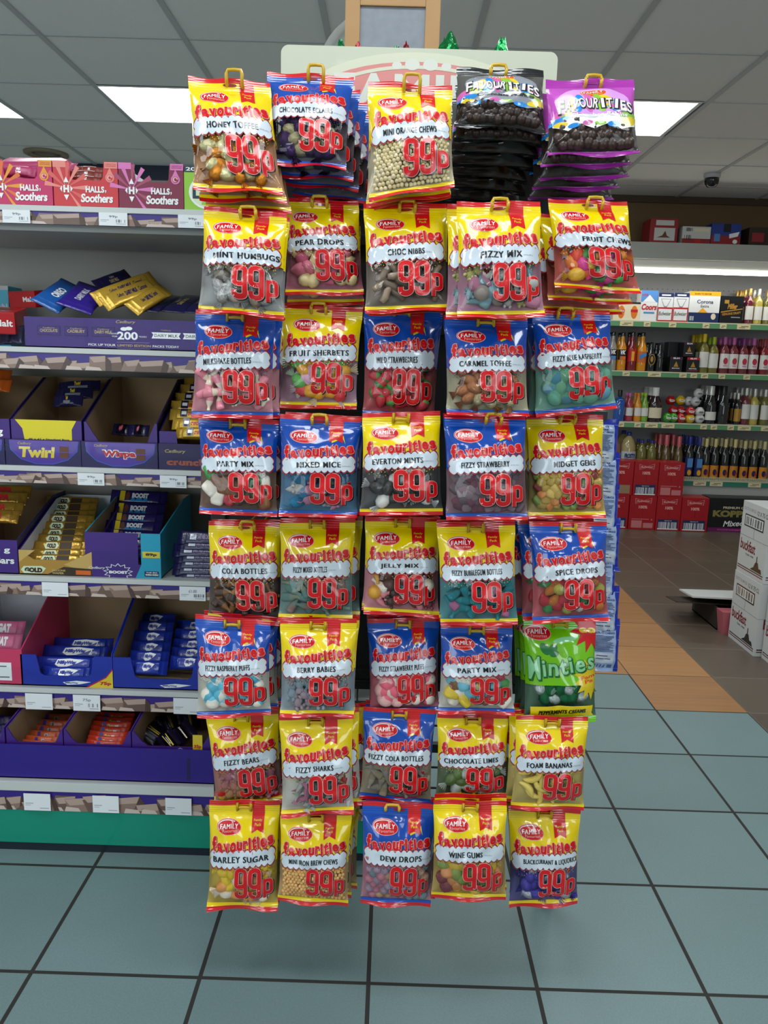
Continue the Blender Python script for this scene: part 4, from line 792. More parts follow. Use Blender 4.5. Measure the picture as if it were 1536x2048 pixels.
# ---- open cartons
def carton(name, label, cat, group, x0, x1, z0, Y, depth, zf, zb, mo, mi, mf, cut=None, art=None, tabs=None, sidefront=None):
    t = empty(name, ((x0+x1)/2, Y+depth/2, z0)); tag(t, label, cat, group); tk = .003
    body = MB()
    body.box((x0, Y, z0), (x1, Y+depth, z0+tk), mi)
    body.box((x0, Y+depth-tk, z0), (x1, Y+depth, z0+zb), mi)
    sf = zf if sidefront is None else sidefront
    for xs, sg in ((x0, 1), (x1-tk, -1)):
        pts = [(xs, Y+tk, z0), (xs, Y+depth, z0), (xs, Y+depth, z0+zb), (xs, Y+depth*.75, z0+zb), (xs, Y+tk, z0+sf)]
        body.prism(pts, (0, 0, 0), (tk, 0, 0), mo, None)
        inn = [(xs+(tk+.0003 if sg > 0 else -.0003), p[1], p[2]) for p in pts]; from_ = poly([(p[1], p[2]) for p in pts]); body.add(inn, from_[1], mi)
    body.build('carton_body', t)
    fp = MB()
    pts = [(0, 0), (1, 0)]+([(1, 1)]+cut+[(0, 1)] if cut else [(1, 1), (0, 1)])
    fp.prism([(x0+p*(x1-x0), Y, z0+q*zf) for p, q in pts], (0, 0, 0), (0, tk, 0), mf, mf)
    if art: art(front(fp, x0, x1, z0, z0+zf, Y))
    fp.build('front_panel', t); return t
# ---- wrapped bars, laid between two places
_bars = {}
def bar(label, cat, group, p1, p2, W, T, m, art=None, key=None, ends=None, hint=(0, -1, .6), name='chocolate_bar'):
    p1, p2 = np.asarray(p1, float), np.asarray(p2, float); L_ = np.linalg.norm(p2-p1); a = (p2-p1)/L_
    n = np.asarray(hint, float); n = n-a*(n@a); n /= np.linalg.norm(n); b = np.cross(n, a)
    k = (key, round(L_, 3), W, T) if key else None
    if k and k in _bars: o = _bars[k].copy(); COL.objects.link(o)
    else:
        mb = MB(); xs = [-.5, -.5+.012/L_, -.5+.02/L_, -.5+.034/L_, .5-.034/L_, .5-.02/L_, .5-.012/L_, .5]; th = [.0012, .0012, T*.35, T*.5, T*.5, T*.35, .0012, .0012]; wd = [1.04, 1., .97, .95, .95, .97, 1., 1.04]; V = []; S_ = 14
        for x, tt, w in zip(xs, th, wd):
            for i in range(S_):
                an = 2*math.pi*i/S_; c, s = _c(an), _s(an)
                V.append((x*L_, math.copysign(abs(c)**.5, c)*W/2*w, math.copysign(abs(s)**.55, s)*tt))
        F = [(i*S_+q, i*S_+(q+1) % S_, (i+1)*S_+(q+1) % S_, (i+1)*S_+q) for i in range(len(xs)-1) for q in range(S_)]
        me_ = ends or m; nF = S_
        mb.add(V, F[:2*S_]+F[-2*S_:]+[tuple(range(S_))[::-1], tuple(range(len(V)-S_, len(V)))], me_, True); mb.add(V, F[2*S_:-2*S_], m, True)
        if art:
            f = Face(mb, (-L_*.5+.028, -W*.36, T*.5), (1, 0, 0), (0, 1, 0), L_-.056, W*.72); art(f)
        o = mb.build(name)
        if k: _bars[k] = o
    o.matrix_world = Matrix(((a[0], b[0], n[0], (p1[0]+p2[0])/2), (a[1], b[1], n[1], (p1[1]+p2[1])/2), (a[2], b[2], n[2], (p1[2]+p2[2])/2), (0, 0, 0, 1)))
    tag(o, label, cat, group); return o
def barpx(label, group, q1, q2, W, T, m, art=None, key=None, ends=None, hint=(0, -1, .6), cat='chocolate bar'): return bar(label, cat, group, P(*q1), P(*q2), W, T, m, art, key, ends, hint)
def fx(px, Y, py=700): return P(px, py, Y)[0]

# --- top shelf: cough sweet cartons
HM = [mat('halls_magenta', 'c12f63', .35), mat('halls_red', 'c9343a', .35), mat('halls_wine', '7d1f3f', .35)]; HA = [mat('halls_amber', 'e59a2e', .4), mat('halls_coral', 'e58a80', .4), mat('halls_lilac', 'd977b5', .4)]; HR = [mat('ray_a', 'e0703a', .4), mat('ray_b', 'd9605a', .4), mat('ray_c', 'a8486a', .4)]
zsh = SH[0][0]; YH = YS+.012
cut = [(.79, 1.), (.77, .66), (.73, .6), (.30, .6), (.26, .66), (.23, 1.)]
for i, (a, b_, nm) in enumerate(((-22, 106.5, 'magenta'), (108.5, 237, 'red'), (238.5, 367.5, 'wine red'))):
    x0, x1 = P(a, 405, YH)[0], P(b_, 412, YH)[0]; zf = .098
    def art(f, i=i):
        for k in range(9):
            an = math.radians(-20+28*k-40); f.poly([(.2, .42), (.2+.34*_c(an), min(.97, max(.02, .42+.55*_s(an)))), (.2+.34*_c(an+.2), min(.97, max(.02, .42+.55*_s(an+.2))))], HR[i] if k % 2 else HA[i], 1)
        f.rect(.0, .86, .2, 1., HA[i], 2); f.rect(.8, .86, 1., 1., HA[i], 2); f.text('GENTLE', .82, .98, .95, .03, HM[i], 3, .0); f.text('SOOTHING', .82, .98, .91, .03, HM[i], 3, .0)
        f.ell(.88, .66, .07, .1, HA[i], 2); f.poly([(.82, .7), (.94, .7), (.88, .88)], HA[i], 2); f.ell(.88, .66, .045, .065, HM[i], 3); f.put(stroke(arc(.88, .66, .03, .045, 0, 300, 12), .02), PINKW, 4)
        f.text('HALLS', .50, .79, .40, .14, WHT, 3, .045, 1.02); f.text(',', .80, .82, .36, .07, WHT, 3, .02); f.text('Soothers', .42, .92, .21, .19, WHT, 3, .035, .92, .12)
        f.text('H', .155, .245, .40, .16, WHT, 3, .06); f.poly([(.16, .54), (.24, .54), (.2, .66)], WHT, 3); f.poly([(.16, .27), (.24, .27), (.2, .15)], WHT, 3); f.poly([(.135, .47), (.135, .33), (.10, .4)], WHT, 3); f.poly([(.265, .47), (.265, .33), (.3, .4)], WHT, 3)
    c = carton('cough_sweet_carton', nm+' open carton of cough sweets on the top shelf', 'carton', 'cough sweet cartons on the top shelf', x0, x1, zsh, YH, .2, zf, .098, HM[i], CARDW if i == 2 else HM[i], HM[i], cut, art)
SOO = [mat('tube_magenta', 'b03a68', .3), mat('tube_maroon', '7a2a22', .3)]
def soo(f): f.text('HALLS', .38, .72, .66, .34, WHT, 1, .04); f.text('Soothers', .34, .78, .24, .4, WHT, 1, .03, 1., .15)
def tubepack(lab, q1, q2, m): barpx(lab, 'stick packs standing in the cough sweet cartons', q1, q2, .024, .02, m, soo, None, None, (0, -1, .3), 'cough sweets')
tubepack('pink stick pack of cough sweets lying upper in the magenta carton', (2, 343, 1.90), (76, 345, 1.90), SOO[0]); tubepack('pink stick pack of cough sweets lying lower in the magenta carton', (2, 357, 1.905), (72, 359, 1.905), SOO[0])
tubepack('maroon stick pack of cough sweets, uppermost in the red carton', (150, 342, 1.95), (210, 346, 1.95), SOO[1]); tubepack('maroon stick pack of cough sweets, middle one in the red carton', (140, 351, 1.925), (208, 354, 1.925), SOO[1]); tubepack('maroon stick pack of cough sweets, lowest in the red carton', (138, 362, 1.9), (206, 365, 1.9), SOO[1])
barpx('long shiny pink pack lying across the top of the cough sweet cartons', None, (-10, 334, 2.0), (150, 334, 2.0), .05, .035, SOO[0], None, None, None, (0, -.6, 1), 'cough sweets')
x0, x1 = P(369, 418, YH)[0], P(446, 421, YH)[0]
LG = mat('carton_lime', '8fc43a', .35); LP = mat('carton_pale', 'd6e6c0', .4); DT = mat('carton_teal_ink', '14344a', .4)
def art(f): f.rect(0, .86, 1, 1, DT, 1); f.text('20', .05, .3, .93, .08, WHT, 2, .02); f.ell(.62, .42, .5, .38, WHT, 1); f.ell(.64, .42, .46, .34, LP, 2); f.text('LO', .22, .72, .4, .26, DT, 3, .06); f.rect(.45, .14, .75, .2, LG, 3)
t = MB(); t.box((x0, YH, zsh), (x1, YH+.2, zsh+.095), LG); art(front(t, x0, x1, zsh, zsh+.095, YH)); o = t.build('cough_sweet_carton'); tag(o, 'lime green carton with a white oval beside the wine red carton', 'carton')

# --- second shelf: big purple tray of large bars
z2 = SH[1][0]; YT = YS+.012; x0, x1 = P(49, 660, YT)[0], P(440, 664, YT)[0]; zf = .069
GLD = mat('print_gold', 'c9b070', .35); LIL = mat('print_lilac_ink', 'b9a6d0', .4)
def art(f):
    for i, xx in enumerate((.125, .265, .405)): f.rect(xx-.06, .40, xx+.06, .72, PURD, 1); f.rect(xx-.055, .43, xx+.055, .69, PURP, 2); f.text(['CHOCOLATE', 'CADBURY', 'DAIRY MILK'][i], xx-.045, xx+.045, .56, .1, GLD, 3, .02); f.text('Cadbury', xx-.03, xx+.03, .645, .06, GLD, 3, 0)
    f.text('Cadbury', .47, .57, .90, .12, GLD, 2, .01, 1, .3); f.text('200', .475, .58, .46, .26, WHT, 2, .03); f.ell(.51, .68, .018, .06, WHT, 2); f.ell(.535, .7, .018, .06, WHT, 2); f.text('YOURS', .435, .475, .52, .05, WHT, 2, 0); f.text('FOR', .45, .475, .43, .05, WHT, 2, 0); f.text('YEARS', .585, .625, .44, .05, WHT, 2, 0)
    f.text('PICK UP YOUR', .325, .465, .14, .075, WHT, 2, .01); f.text('LIMITED EDITION', .475, .645, .14, .075, GLD, 2, .015); f.text('PACKS TODAY', .655, .79, .14, .075, WHT, 2, .01); f.rect(.47, .24, .64, .247, LIL, 2); f.rect(.47, .03, .64, .037, LIL, 2)
    f.poly([(.65, .40), (.80, .40), (.79, .48), (.80, .60), (.65, .60), (.66, .52)], WHT, 2); f.text('DAIRY MILK', .665, .785, .5, .1, INK, 3, .02); f.text('Cadbury', .7, .75, .67, .07, GLD, 2, 0); f.poly([(.81, .40), (.96, .40), (.95, .48), (.96, .60), (.81, .60), (.82, .52)], WHT, 2); f.text('DAIRY MILK', .825, .945, .5, .1, INK, 3, .02)
carton('display_tray', 'long purple tray marked 200 and limited edition packs on the second shelf', 'tray', None, x0, x1, z2, YT, .26, zf, .05, PURP, PURD, PURP, None, art)
GB = mat('wrap_gold', 'c9a13a', .28, .35, bump=.3, bscale=60); NVB = mat('wrap_navy', '1b1846', .28, coat=.3, bump=.3, bscale=60); BLB = mat('wrap_blue', '1c59a6', .28, coat=.3, bump=.3, bscale=60); PUB = mat('wrap_purple', '33208a', .28, coat=.3, bump=.3, bscale=60)
def dm(f): f.text('Cadbury', .12, .3, .5, .4, PURD, 1, .02, 1, .2); f.text('DAIRY MILK', .34, .68, .5, .4, PURD, 1, .05); f.text('Caramel', .72, .95, .5, .4, PURD, 1, .02, 1, .2)
def dmn(f): f.text('DAIRY MILK', .2, .8, .55, .26, GLD, 1, .02); f.text('Cadbury', .35, .65, .82, .2, GLD, 1, .01)
H2 = (.25, -1, .75)
barpx('gold wrapped bar with its end highest on the heap of large bars', 'gold bars heaped on the purple tray', (189, 600, 1.93), (308, 556, 2.02), .046, .016, GB, dm, 'gold2', None, H2)
barpx('gold wrapped bar under the topmost gold one on the heap', 'gold bars heaped on the purple tray', (206, 609, 1.925), (316, 566, 2.01), .046, .016, GB, dm, 'gold2', None, H2)
barpx('short-looking gold bar lowest on the right of the heap', 'gold bars heaped on the purple tray', (262, 620, 1.925), (331, 578, 2.0), .046, .016, GB, dm, 'gold2', None, H2)
barpx('navy bar peeping out behind the gold bars on the heap', None, (196, 578, 2.06), (262, 554, 2.12), .06, .015, NVB, dmn, None, None, H2)
barpx('bright blue bar sloping up at the left end of the heap', None, (88, 613, 1.93), (150, 570, 2.03), .075, .014, BLB, lambda f: f.text('OREO', .2, .8, .55, .4, WHT, 1, .05), None, None, H2)
barpx('purple bar between the bright blue bar and the gold bars', None, (146, 618, 1.92), (192, 574, 2.03), .085, .014, PUB, lambda f: f.text('DAIRY MILK', .1, .9, .6, .25, WHT, 1, .02), None, None, H2)
for q, lab in ((((292, 622, 1.94), (352, 592, 2.09)), 'navy tablet lying flat just right of the gold bars'), (((345, 624, 1.94), (392, 592, 2.09)), 'navy tablet lying flat, second to the right of the gold bars'), (((392, 626, 1.94), (428, 594, 2.09)), 'navy tablet half hidden by the hanging mint humbugs bag')):
    barpx(lab, 'navy tablets on the second shelf', q[0], q[1], .06, .012, NVB, dmn, None, None, (0, -.5, 1))
REDP = mat('pack_red', 'b3161e', .35, coat=.2); 
for lab, c, sz, rz in (('red flat box lying at the left end of the second shelf', (-2, 640, 1.93), (.10, .16, .05), .25), ('red flat box tilted behind, below the cyan carton', (84, 597, 2.09), (.10, .12, .04), -.5)):
    m_ = MB(); m_.box((-sz[0]/2, -sz[1]/2, -sz[2]/2), (sz[0]/2, sz[1]/2, sz[2]/2), REDP, .003); f = Face(m_, (-sz[0]/2, -sz[1]/2, sz[2]/2), (1, 0, 0), (0, 1, 0), sz[0], sz[1]); f.ell(.5, .6, .3, .2, mat('print_brown', '6b3a22', .4), 1); f.text('Malt', .25, .75, .25, .12, WHT, 1, .03)
    f = Face(m_, (-sz[0]/2, -sz[1]/2, -sz[2]/2), (1, 0, 0), (0, 0, 1), sz[0], sz[2]); f.text('Malt', .55, .95, .5, .3, WHT, 1, .03)
    o = m_.build('chocolate_box'); o.location = P(*c); o.rotation_euler = (.12, 0, rz); tag(o, lab, 'box', 'red boxes on the second shelf')
barpx('dark blue bar lying low behind the clear guard beside the purple tray', None, (-4, 672, 1.90), (48, 668, 1.90), .05, .02, NVB, None)
CY = mat('carton_cyan', '2f9ab5', .4); m_ = MB(); x0, x1 = P(-55, 560, 2.12)[0], P(15, 560, 2.12)[0]; m_.box((x0, 2.12, z2), (x1, 2.2, z2+.155), CY, .002); f = front(m_, x0, x1, z2, z2+.155, 2.12); f.rect(.0, .93, 1, 1, INK, 1)
for i, tx in enumerate(('AN', 'IM', 'BAR', 'ER')): f.text(tx, .62, .96, .66-.16*i, .1, INK, 1, .05)
o = m_.build('chocolate_carton'); tag(o, 'tall cyan carton with black lettering standing at the left edge of the second shelf', 'carton')

# --- third shelf
z3 = SH[2][0]; Y3 = YS+.012
TWY = mat('card_yellow', 'e3d31c', .4); BADGE = mat('badge_purple', '46209a', .3, coat=.3); BRIM = mat('badge_blue_rim', '2f5fd0', .3); TRED = mat('badge_red', 'c8202c', .3)
BAR3 = mat('print_choc_brown', '6a3a22', .4)
def pocket(px0, px1, kind, lab):
    x0, x1 = P(px0, 900, Y3)[0], P(px1, 903, Y3)[0]
    def art(f):
        if kind == 'crunchie':
            f.text('Cadbury', .1, .42, .7, .16, GLD, 1, .01, 1, .2); f.text('crunchie', .12, .9, .3, .26, mat('crunchie_red', 'a5543c', .4), 1, .06, .95); return
        bad = [(.06, .97), (.97, .97), (.95, .6), (.82, .26), (.62, .09), (.40, .09), (.2, .27), (.07, .62)]
        f.poly([(p*1.015-.008, q*1.02-.03) for p, q in bad], BRIM, 1); f.poly(bad, BADGE, 2); f.text('Cadbury', .17, .35, .84, .12, GLD, 3, .01, 1, .25)
        if kind == 'twirl': f.text('Twirl', .18, .66, .52, .42, AMB, 3, .05, .98, .1)
        else: f.text('Wispa', .27, .72, .52, .36, WHT, 3, .11, 1.08); f.text('Wispa', .275, .715, .52, .31, TRED, 4, .05, 1.08)
        for yy in (.42, .66): f.rect(.72, yy-.1, .84, yy+.1, BAR3, 3)
    t = MB(); z_ = .062; t.box((x0, Y3-.004, z3), (x1, Y3-.001, z3+z_), PURD); art(front(t, x0, x1, z3, z3+z_, Y3-.004)); t.box((x0, Y3-.001, z3), (x1, Y3+.3, z3+.002), PURD)
    o = t.build('shelf_tray'); tag(o, lab, 'tray', 'purple shelf trays on the third shelf')
pocket(-130, 11, 'twirl', 'purple shelf tray cut off at the left edge of the third shelf'); pocket(12.5, 163, 'twirl', 'purple shelf tray with a yellow lettered half round badge'); pocket(164, 316, 'wispa', 'purple shelf tray with a red lettered half round badge'); pocket(318, 446, 'crunchie', 'dark purple shelf tray with reddish brown lettering and no badge')
def side48(f): f.text('48 x 34.5 g', .1, .9, .7, .2, WHT, 1, .03); f.text('Standard Bars', .1, .95, .4, .2, WHT, 1, .03)
def twart(f): f.rect(.0, .0, 1, 1, PURP, 1); f.poly([(.06, 1), (.93, 1), (.86, .8), (.86, .4), (.2, .4), (.16, .8)], TWY, 2); f.text('48 x 43 g Standard Bars', .24, .82, .56, .07, INK, 3, .03); f.poly([(.2, .38), (.86, .38), (.9, 0), (.16, 0)], PURD, 2); f.text('Twirl', .38, .68, .26, .2, AMB, 3, .05)
Y3b = Y3+.006
carton('bar_carton', 'purple and yellow open carton behind the yellow lettered badge', 'carton', 'bar cartons on the third shelf', P(22, 850, Y3b)[0], P(163, 853, Y3b)[0], z3+.002, Y3b, .27, .106, .20, PURD, CARD, PURP, None, twart)
carton('bar_carton', 'nearly empty open carton with brown inside behind the red lettered badge', 'carton', 'bar cartons on the third shelf', P(168, 850, Y3b)[0], P(314, 853, Y3b)[0], z3+.002, Y3b, .27, .105, .205, PURD, CARD, PURP, [(.97, 1), (.9, .74), (.86, .55), (.2, .55), (.12, .74), (.03, 1)])
carton('bar_carton', 'open purple carton of gold bars on the third shelf beside the nearly empty one', 'carton', 'bar cartons on the third shelf', P(318, 850, Y3b)[0], P(452, 853, Y3b)[0], z3+.002, Y3b, .27, .088, .19, PURD, CARD, PURP, [(.98, 1), (.9, .2), (.3, .2), (.25, 1)])
carton('bar_carton', 'purple open carton of orange bars cut off by the left edge', 'carton', 'bar cartons on the third shelf', P(-120, 850, Y3b)[0], P(19, 853, Y3b)[0], z3+.002, Y3b, .27, .106, .20, PURD, CARD, PURP, None, side48)
ORB = mat('wrap_orange', 'd8641c', .3, bump=.3, bscale=60); SIL = mat('wrap_silver', 'a9adba', .25, .4, bump=.3, bscale=60)
def tw(f): f.rect(0, 0, 1, .35, SIL, 1); f.text('Twirl', .3, .62, .66, .5, AMB, 2, .05)
for i, (a, b_) in enumerate((((108, 803, 1.97), (166, 801, 1.97)), ((112, 789, 2.02), (186, 786, 2.02)), ((118, 775, 2.07), (200, 771, 2.07)))): barpx('dark purple bar with yellow lettering, %s in the purple and yellow carton' % ('front one', 'middle one', 'rear one')[i], 'bars in the purple and yellow carton', a, b_, .03, .02, NVB, tw)
for i, (a, b_) in enumerate((((226, 858, 1.98), (262, 861, 1.98)), ((258, 860, 1.96), (298, 862, 1.96)))): barpx(('bar end lying alone at the left in the nearly empty carton', 'red lettered bar lying at the right in the nearly empty carton')[i], 'bars in the nearly empty carton', a, b_, .03, .02, NVB, lambda f: f.text('Wispa', .1, .9, .5, .8, TRED, 1, .06))
def cr(f): f.rect(.0, .0, .28, 1, NVB, 1); f.text('crunchie', .3, .75, .5, .6, TRED, 1, .04); f.rect(.05, .3, .25, .7, WHT, 2)
for i, (yy, Yq, xa) in enumerate(((765, 2.10, 368), (779, 2.07, 360), (796, 2.03, 350), (812, 1.99, 342), (829, 1.95, 340), (848, 1.92, 345), (866, 1.905, 352))): barpx("gold foil bar, %s from the top in the third shelf's carton of gold bars" % ('first', 'second', 'third', 'fourth', 'fifth', 'sixth', 'seventh')[i], 'gold bars on the third shelf', (xa, yy, Yq), (xa+95, yy+3, Yq), .03, .022, GB, cr)
for i, (yy, Yq) in enumerate(((752, 2.1), (772, 2.04))): barpx('orange bar, %s one in the carton at the left edge' % ('upper', 'lower')[i], 'orange bars at the left edge', (-70, yy-3, Yq), (22, yy, Yq), .035, .02, ORB)

# --- fourth shelf
z4 = SH[3][0]; Y4 = YS+.014
GDC = mat('card_gold', 'b98b3a', .35, .2, var=.1); CYN = mat('card_cyan', '1f9fc0', .4); BST = mat('wrap_boost', '231a5e', .28, coat=.3, bump=.3, bscale=60); BSC = mat('boost_cyan', '1f8fd0', .3); DKB = mat('print_dark_brown', '3a2615', .4)
carton('bar_carton', 'dark blue open carton of red lettered gold bars at the left of the fourth shelf', 'carton', 'bar cartons on the fourth shelf', P(-110, 1120, Y4)[0], P(36, 1124, Y4)[0], z4, Y4, .3, .085, .16, PURD, CARD, PURP, None, side48)
def gart(f):
    f.poly([(.0, 1), (.22, 1), (.0, .5)], mat('tan_gold', 'cfa860', .4), 1); f.poly([(.98, 1), (.6, .45), (.98, .1)], mat('tan_gold', '', .4), 1)
    f.poly([(.06, .35), (.30, .37), (.36, .28), (.30, .07), (.06, .06), (.02, .2)], LP, 2); f.text('GOLD', .07, .31, .2, .2, DKB, 3, .08)
    f.poly([(.36, .02), (.98, .02), (.98, .3), (.6, .36)], DKB, 2); f.text('BILLIONS', .44, .62, .21, .08, GLD, 3, .03); f.text('WAFER', .44, .6, .1, .08, GLD, 3, .03); f.rect(.76, .06, .96, .24, mat('wrap_orange', '', .3), 3)
carton('bar_carton', 'gold open carton filled with gold wafer bars on the fourth shelf', 'carton', 'bar cartons on the fourth shelf', P(38, 1120, Y4)[0], P(187, 1125, Y4)[0], z4, Y4, .3, .062, .15, PURP, CARDW, GDC, [(1, 1), (.82, .62), (.2, .62), (.0, 1)], gart, None, .062)
def boart(f):
    f.rect(0, 0, .7, 1, PURP, 1); f.poly([(.66, 0), (1, 0), (1, 1), (.74, 1), (.74, .3)], CYN, 2); f.text('Cadbury', .04, .26, .20, .07, WHT, 3, .01, 1, .3)
    f.put(star(.43, .12, .2, .145, 13), WHT, 3); f.put(star(.43, .12, .18, .13, 13), PURP, 4); f.text('BOOST', .31, .56, .12, .065, WHT, 5, .07); f.rect(.78, .04, .97, .16, PURD, 3); f.text('THE BIG', .8, .95, .13, .03, WHT, 4, .02); f.text('WIN-WIN', .79, .96, .08, .04, WHT, 4, .04)
    f.rect(.76, .46, .99, .60, AMB, 4); f.text('89p', .80, .95, .53, .075, INK, 5, .05)
c = carton('bar_carton', 'purple and cyan open carton marked 89p on the fourth shelf', 'carton', 'bar cartons on the fourth shelf', P(171, 1120, Y4)[0], P(322, 1125, Y4)[0], z4, Y4, .3, .112, .16, CYN, CARD, PURP, [(1, 1), (.75, 1), (.75, .3), (.2, .3), (.14, .8), (.02, 1)], boart, None, .112)
GOB = mat('wrap_brass', 'b48a34', .22, .5, bump=.5, bscale=70)
def gol(f): f.poly([(.12, .1), (.42, .1), (.48, .5), (.42, .9), (.12, .9), (.06, .5)], LP, 1); f.text('GOLD', .14, .40, .5, .55, DKB, 2, .08); f.rect(.5, .1, .85, .9, DKB, 1)
ORDN = ('topmost', 'second', 'third', 'fourth', 'fifth', 'sixth', 'seventh', 'eighth', 'ninth', 'tenth', 'eleventh')
for i, yy in enumerate((1004, 1016, 1029, 1041, 1053, 1067, 1080, 1093, 1107, 1121)):
    t_ = i/9; Yq = lerp(2.14, 1.90, t_); xa = lerp(92, 58, t_); barpx('gold wafer bar, %s in the gold carton' % (ORDN[i]+(' from the top' if i else '')), 'gold wafer bars stacked in the gold carton', (xa, yy+2*(i % 3)-1, Yq), (xa+lerp(104, 116, t_), yy+3-2*(i % 2), Yq), .032, .02, GOB, gol)
def bo(f): f.poly([(.3, 0), (.36, .5), (.45, .1), (.55, .6), (.65, .1), (.75, .5), (.8, 0)], BSC, 1); f.text('BOOST', .34, .8, .56, .5, WHT, 2, .07); f.rect(0, 0, .14, 1, AMB, 1); f.ell(.22, .5, .06, .4, BAR3, 1)
for i, yy in enumerate((993, 1018, 1036, 1052, 1070, 1086, 1102)):
    t_ = i/6; Yq = lerp(2.12, 1.905, t_); xa = lerp(222, 200, t_); barpx('purple and cyan bar, %s in the 89p carton' % (ORDN[i]+(' from the top' if i else '')), 'bars stacked in the 89p carton', (xa, yy, Yq), (xa+112, yy+5, Yq), .04 if i < 2 else .034, .022, BST, bo)
WGB = mat('wrap_red_gold', '9a3a1c', .25, .3, bump=.4, bscale=60)
for i, (yy, Yq) in enumerate(((984, 2.1), (998, 2.06), (1018, 2.0), (1034, 1.96))): barpx('red lettered gold bar, %s in the dark blue carton at the left edge' % ORDN[i], 'gold bars at the left edge', (-64, yy-3, Yq), (62-8*i, yy, Yq), .036, .02, GOB, lambda f: f.text('WISPA', .3, .85, .5, .7, TRED, 1, .07))
for i, yy in enumerate((1074, 1087, 1100, 1112, 1124, 1136, 1148, 1158)): barpx('dark blue milk chocolate bar, %s in the bare stack' % (ORDN[i]+(' from the top' if i else '')), 'dark blue bars stacked right of the 89p carton', (352-(i % 3)*3+6*(i < 2), yy, 1.90+.004*(7-i)), (456, yy+3, 1.90+.004*(7-i)), .036, .014, NVB, lambda f: (f.text('DAIRY MILK CHOCOLATE', .3, .95, .5, .45, LIL, 1, .02), f.rect(.02, .2, .26, .75, SIL, 1)))
# --- fifth shelf
z5 = SH[4][0]; Y5 = YS+.014
NOU = mat('card_pink', 'c83a62', .4); NOL = mat('wrap_pink', 'd0658c', .3, bump=.3, bscale=60); MWB = mat('card_blue', '1a2f9e', .35); MWW = mat('wrap_royal', '18309c', .28, coat=.3, bump=.35, bscale=55)
carton('bar_carton', 'pink open nougat carton with white inside at the left edge', 'carton', None, P(-110, 1350, Y5)[0], P(46, 1356, Y5)[0], z5, Y5, .3, .095, .21, NOU, CARDW, NOU, None, lambda f: (f.rect(.5, .12, .86, .62, LABEL, 1), f.rect(.53, .5, .8, .53, LINK, 2), f.rect(.53, .2, .83, .23, LINK, 2)))
for i, (yy, Yq) in enumerate(((1258, 2.02), (1284, 1.95))): barpx('pink NOUGAT bar, %s one in the pink carton' % ('upper', 'lower')[i], 'nougat bars in the pink carton', (-70, yy-3, Yq), (50-6*i, yy+1, Yq), .045, .022, NOL, lambda f: f.text('NOUGAT', .25, .95, .5, .75, WHT, 1, .07))
def mwart(tag75):
    def art(f):
        f.poly([(.45, .14), (.6, .2), (.76, .17), (.64, .09), (.5, .06)], WHT, 1); f.text('MilkyWay', .48, .62, .125, .06, MWB, 2, .04)
        if tag75: f.poly([(.70, .0), (1, .0), (1, .62), (.92, .34)], TRED, 1); f.poly([(.73, .0), (1, .0), (1, .57), (.93, .32)], AMB, 2); f.text('75p', .86, .98, .13, .13, TRED, 3, .05)
    return art
for lab, a, b_, tg in (('blue open carton of white lettered bars with a yellow 75p corner', 43, 226, True), ('blue open carton of white lettered bars beside the hanging bags', 227, 432, False)):
    t = carton('bar_carton', lab, 'carton', 'blue cartons on the fifth shelf', P(a, 1360, Y5)[0], P(b_, 1364, Y5)[0], z5, Y5, .3, .082, .21, MWB, CARD, MWB, [(.97, 1), (.80, 1), (.76, .42), (.72, .34), (.25, .34), (.21, .42), (.17, 1)], mwart(tg), None, .09)
def mw(two):
    def a(f): f.poly([(.25, .35), (.3, .85), (.6, .95), (.95, .8), (.8, .5), (.55, .15), (.35, .1)], WHT, 1); f.text('MilkyWay', .3, .78, .52, .45, MWB, 2, .07, .95, .2); (f.text('2', .84, .92, .5, .6, WHT, 2, .03) if two else None)
    return a
for i, (q1, q2) in enumerate((((108, 1288, 2.06), (226, 1290, 2.06)), ((86, 1303, 2.0), (216, 1306, 2.0)), ((72, 1326, 1.94), (196, 1329, 1.94)), ((84, 1346, 1.9), (184, 1349, 1.9)))): barpx('royal blue bar with white lettering, %s in the 75p carton' % (ORDN[i]+(' from the back' if i else '')), 'bars in the 75p carton', q1, q2, .036, .024, MWW, mw(i < 2))
for j, (xa, xb) in enumerate(((272, 350), (352, 432))):
    for i, yy in enumerate(((1238, 1254, 1274, 1295, 1314, 1334), (1252, 1270, 1290, 1307, 1325))[j]):
        Yq = lerp(2.12, 1.9, i/5); barpx('royal blue bar, %s in the %s column of the right blue carton' % (ORDN[i]+(' from the top' if i else ''), ('left', 'right')[j]), 'bars in the right blue carton', (xa-3*i, yy, Yq), (xb-3*i, yy+3, Yq), .036, .026, MWW, mw(False))
FLP = MB()
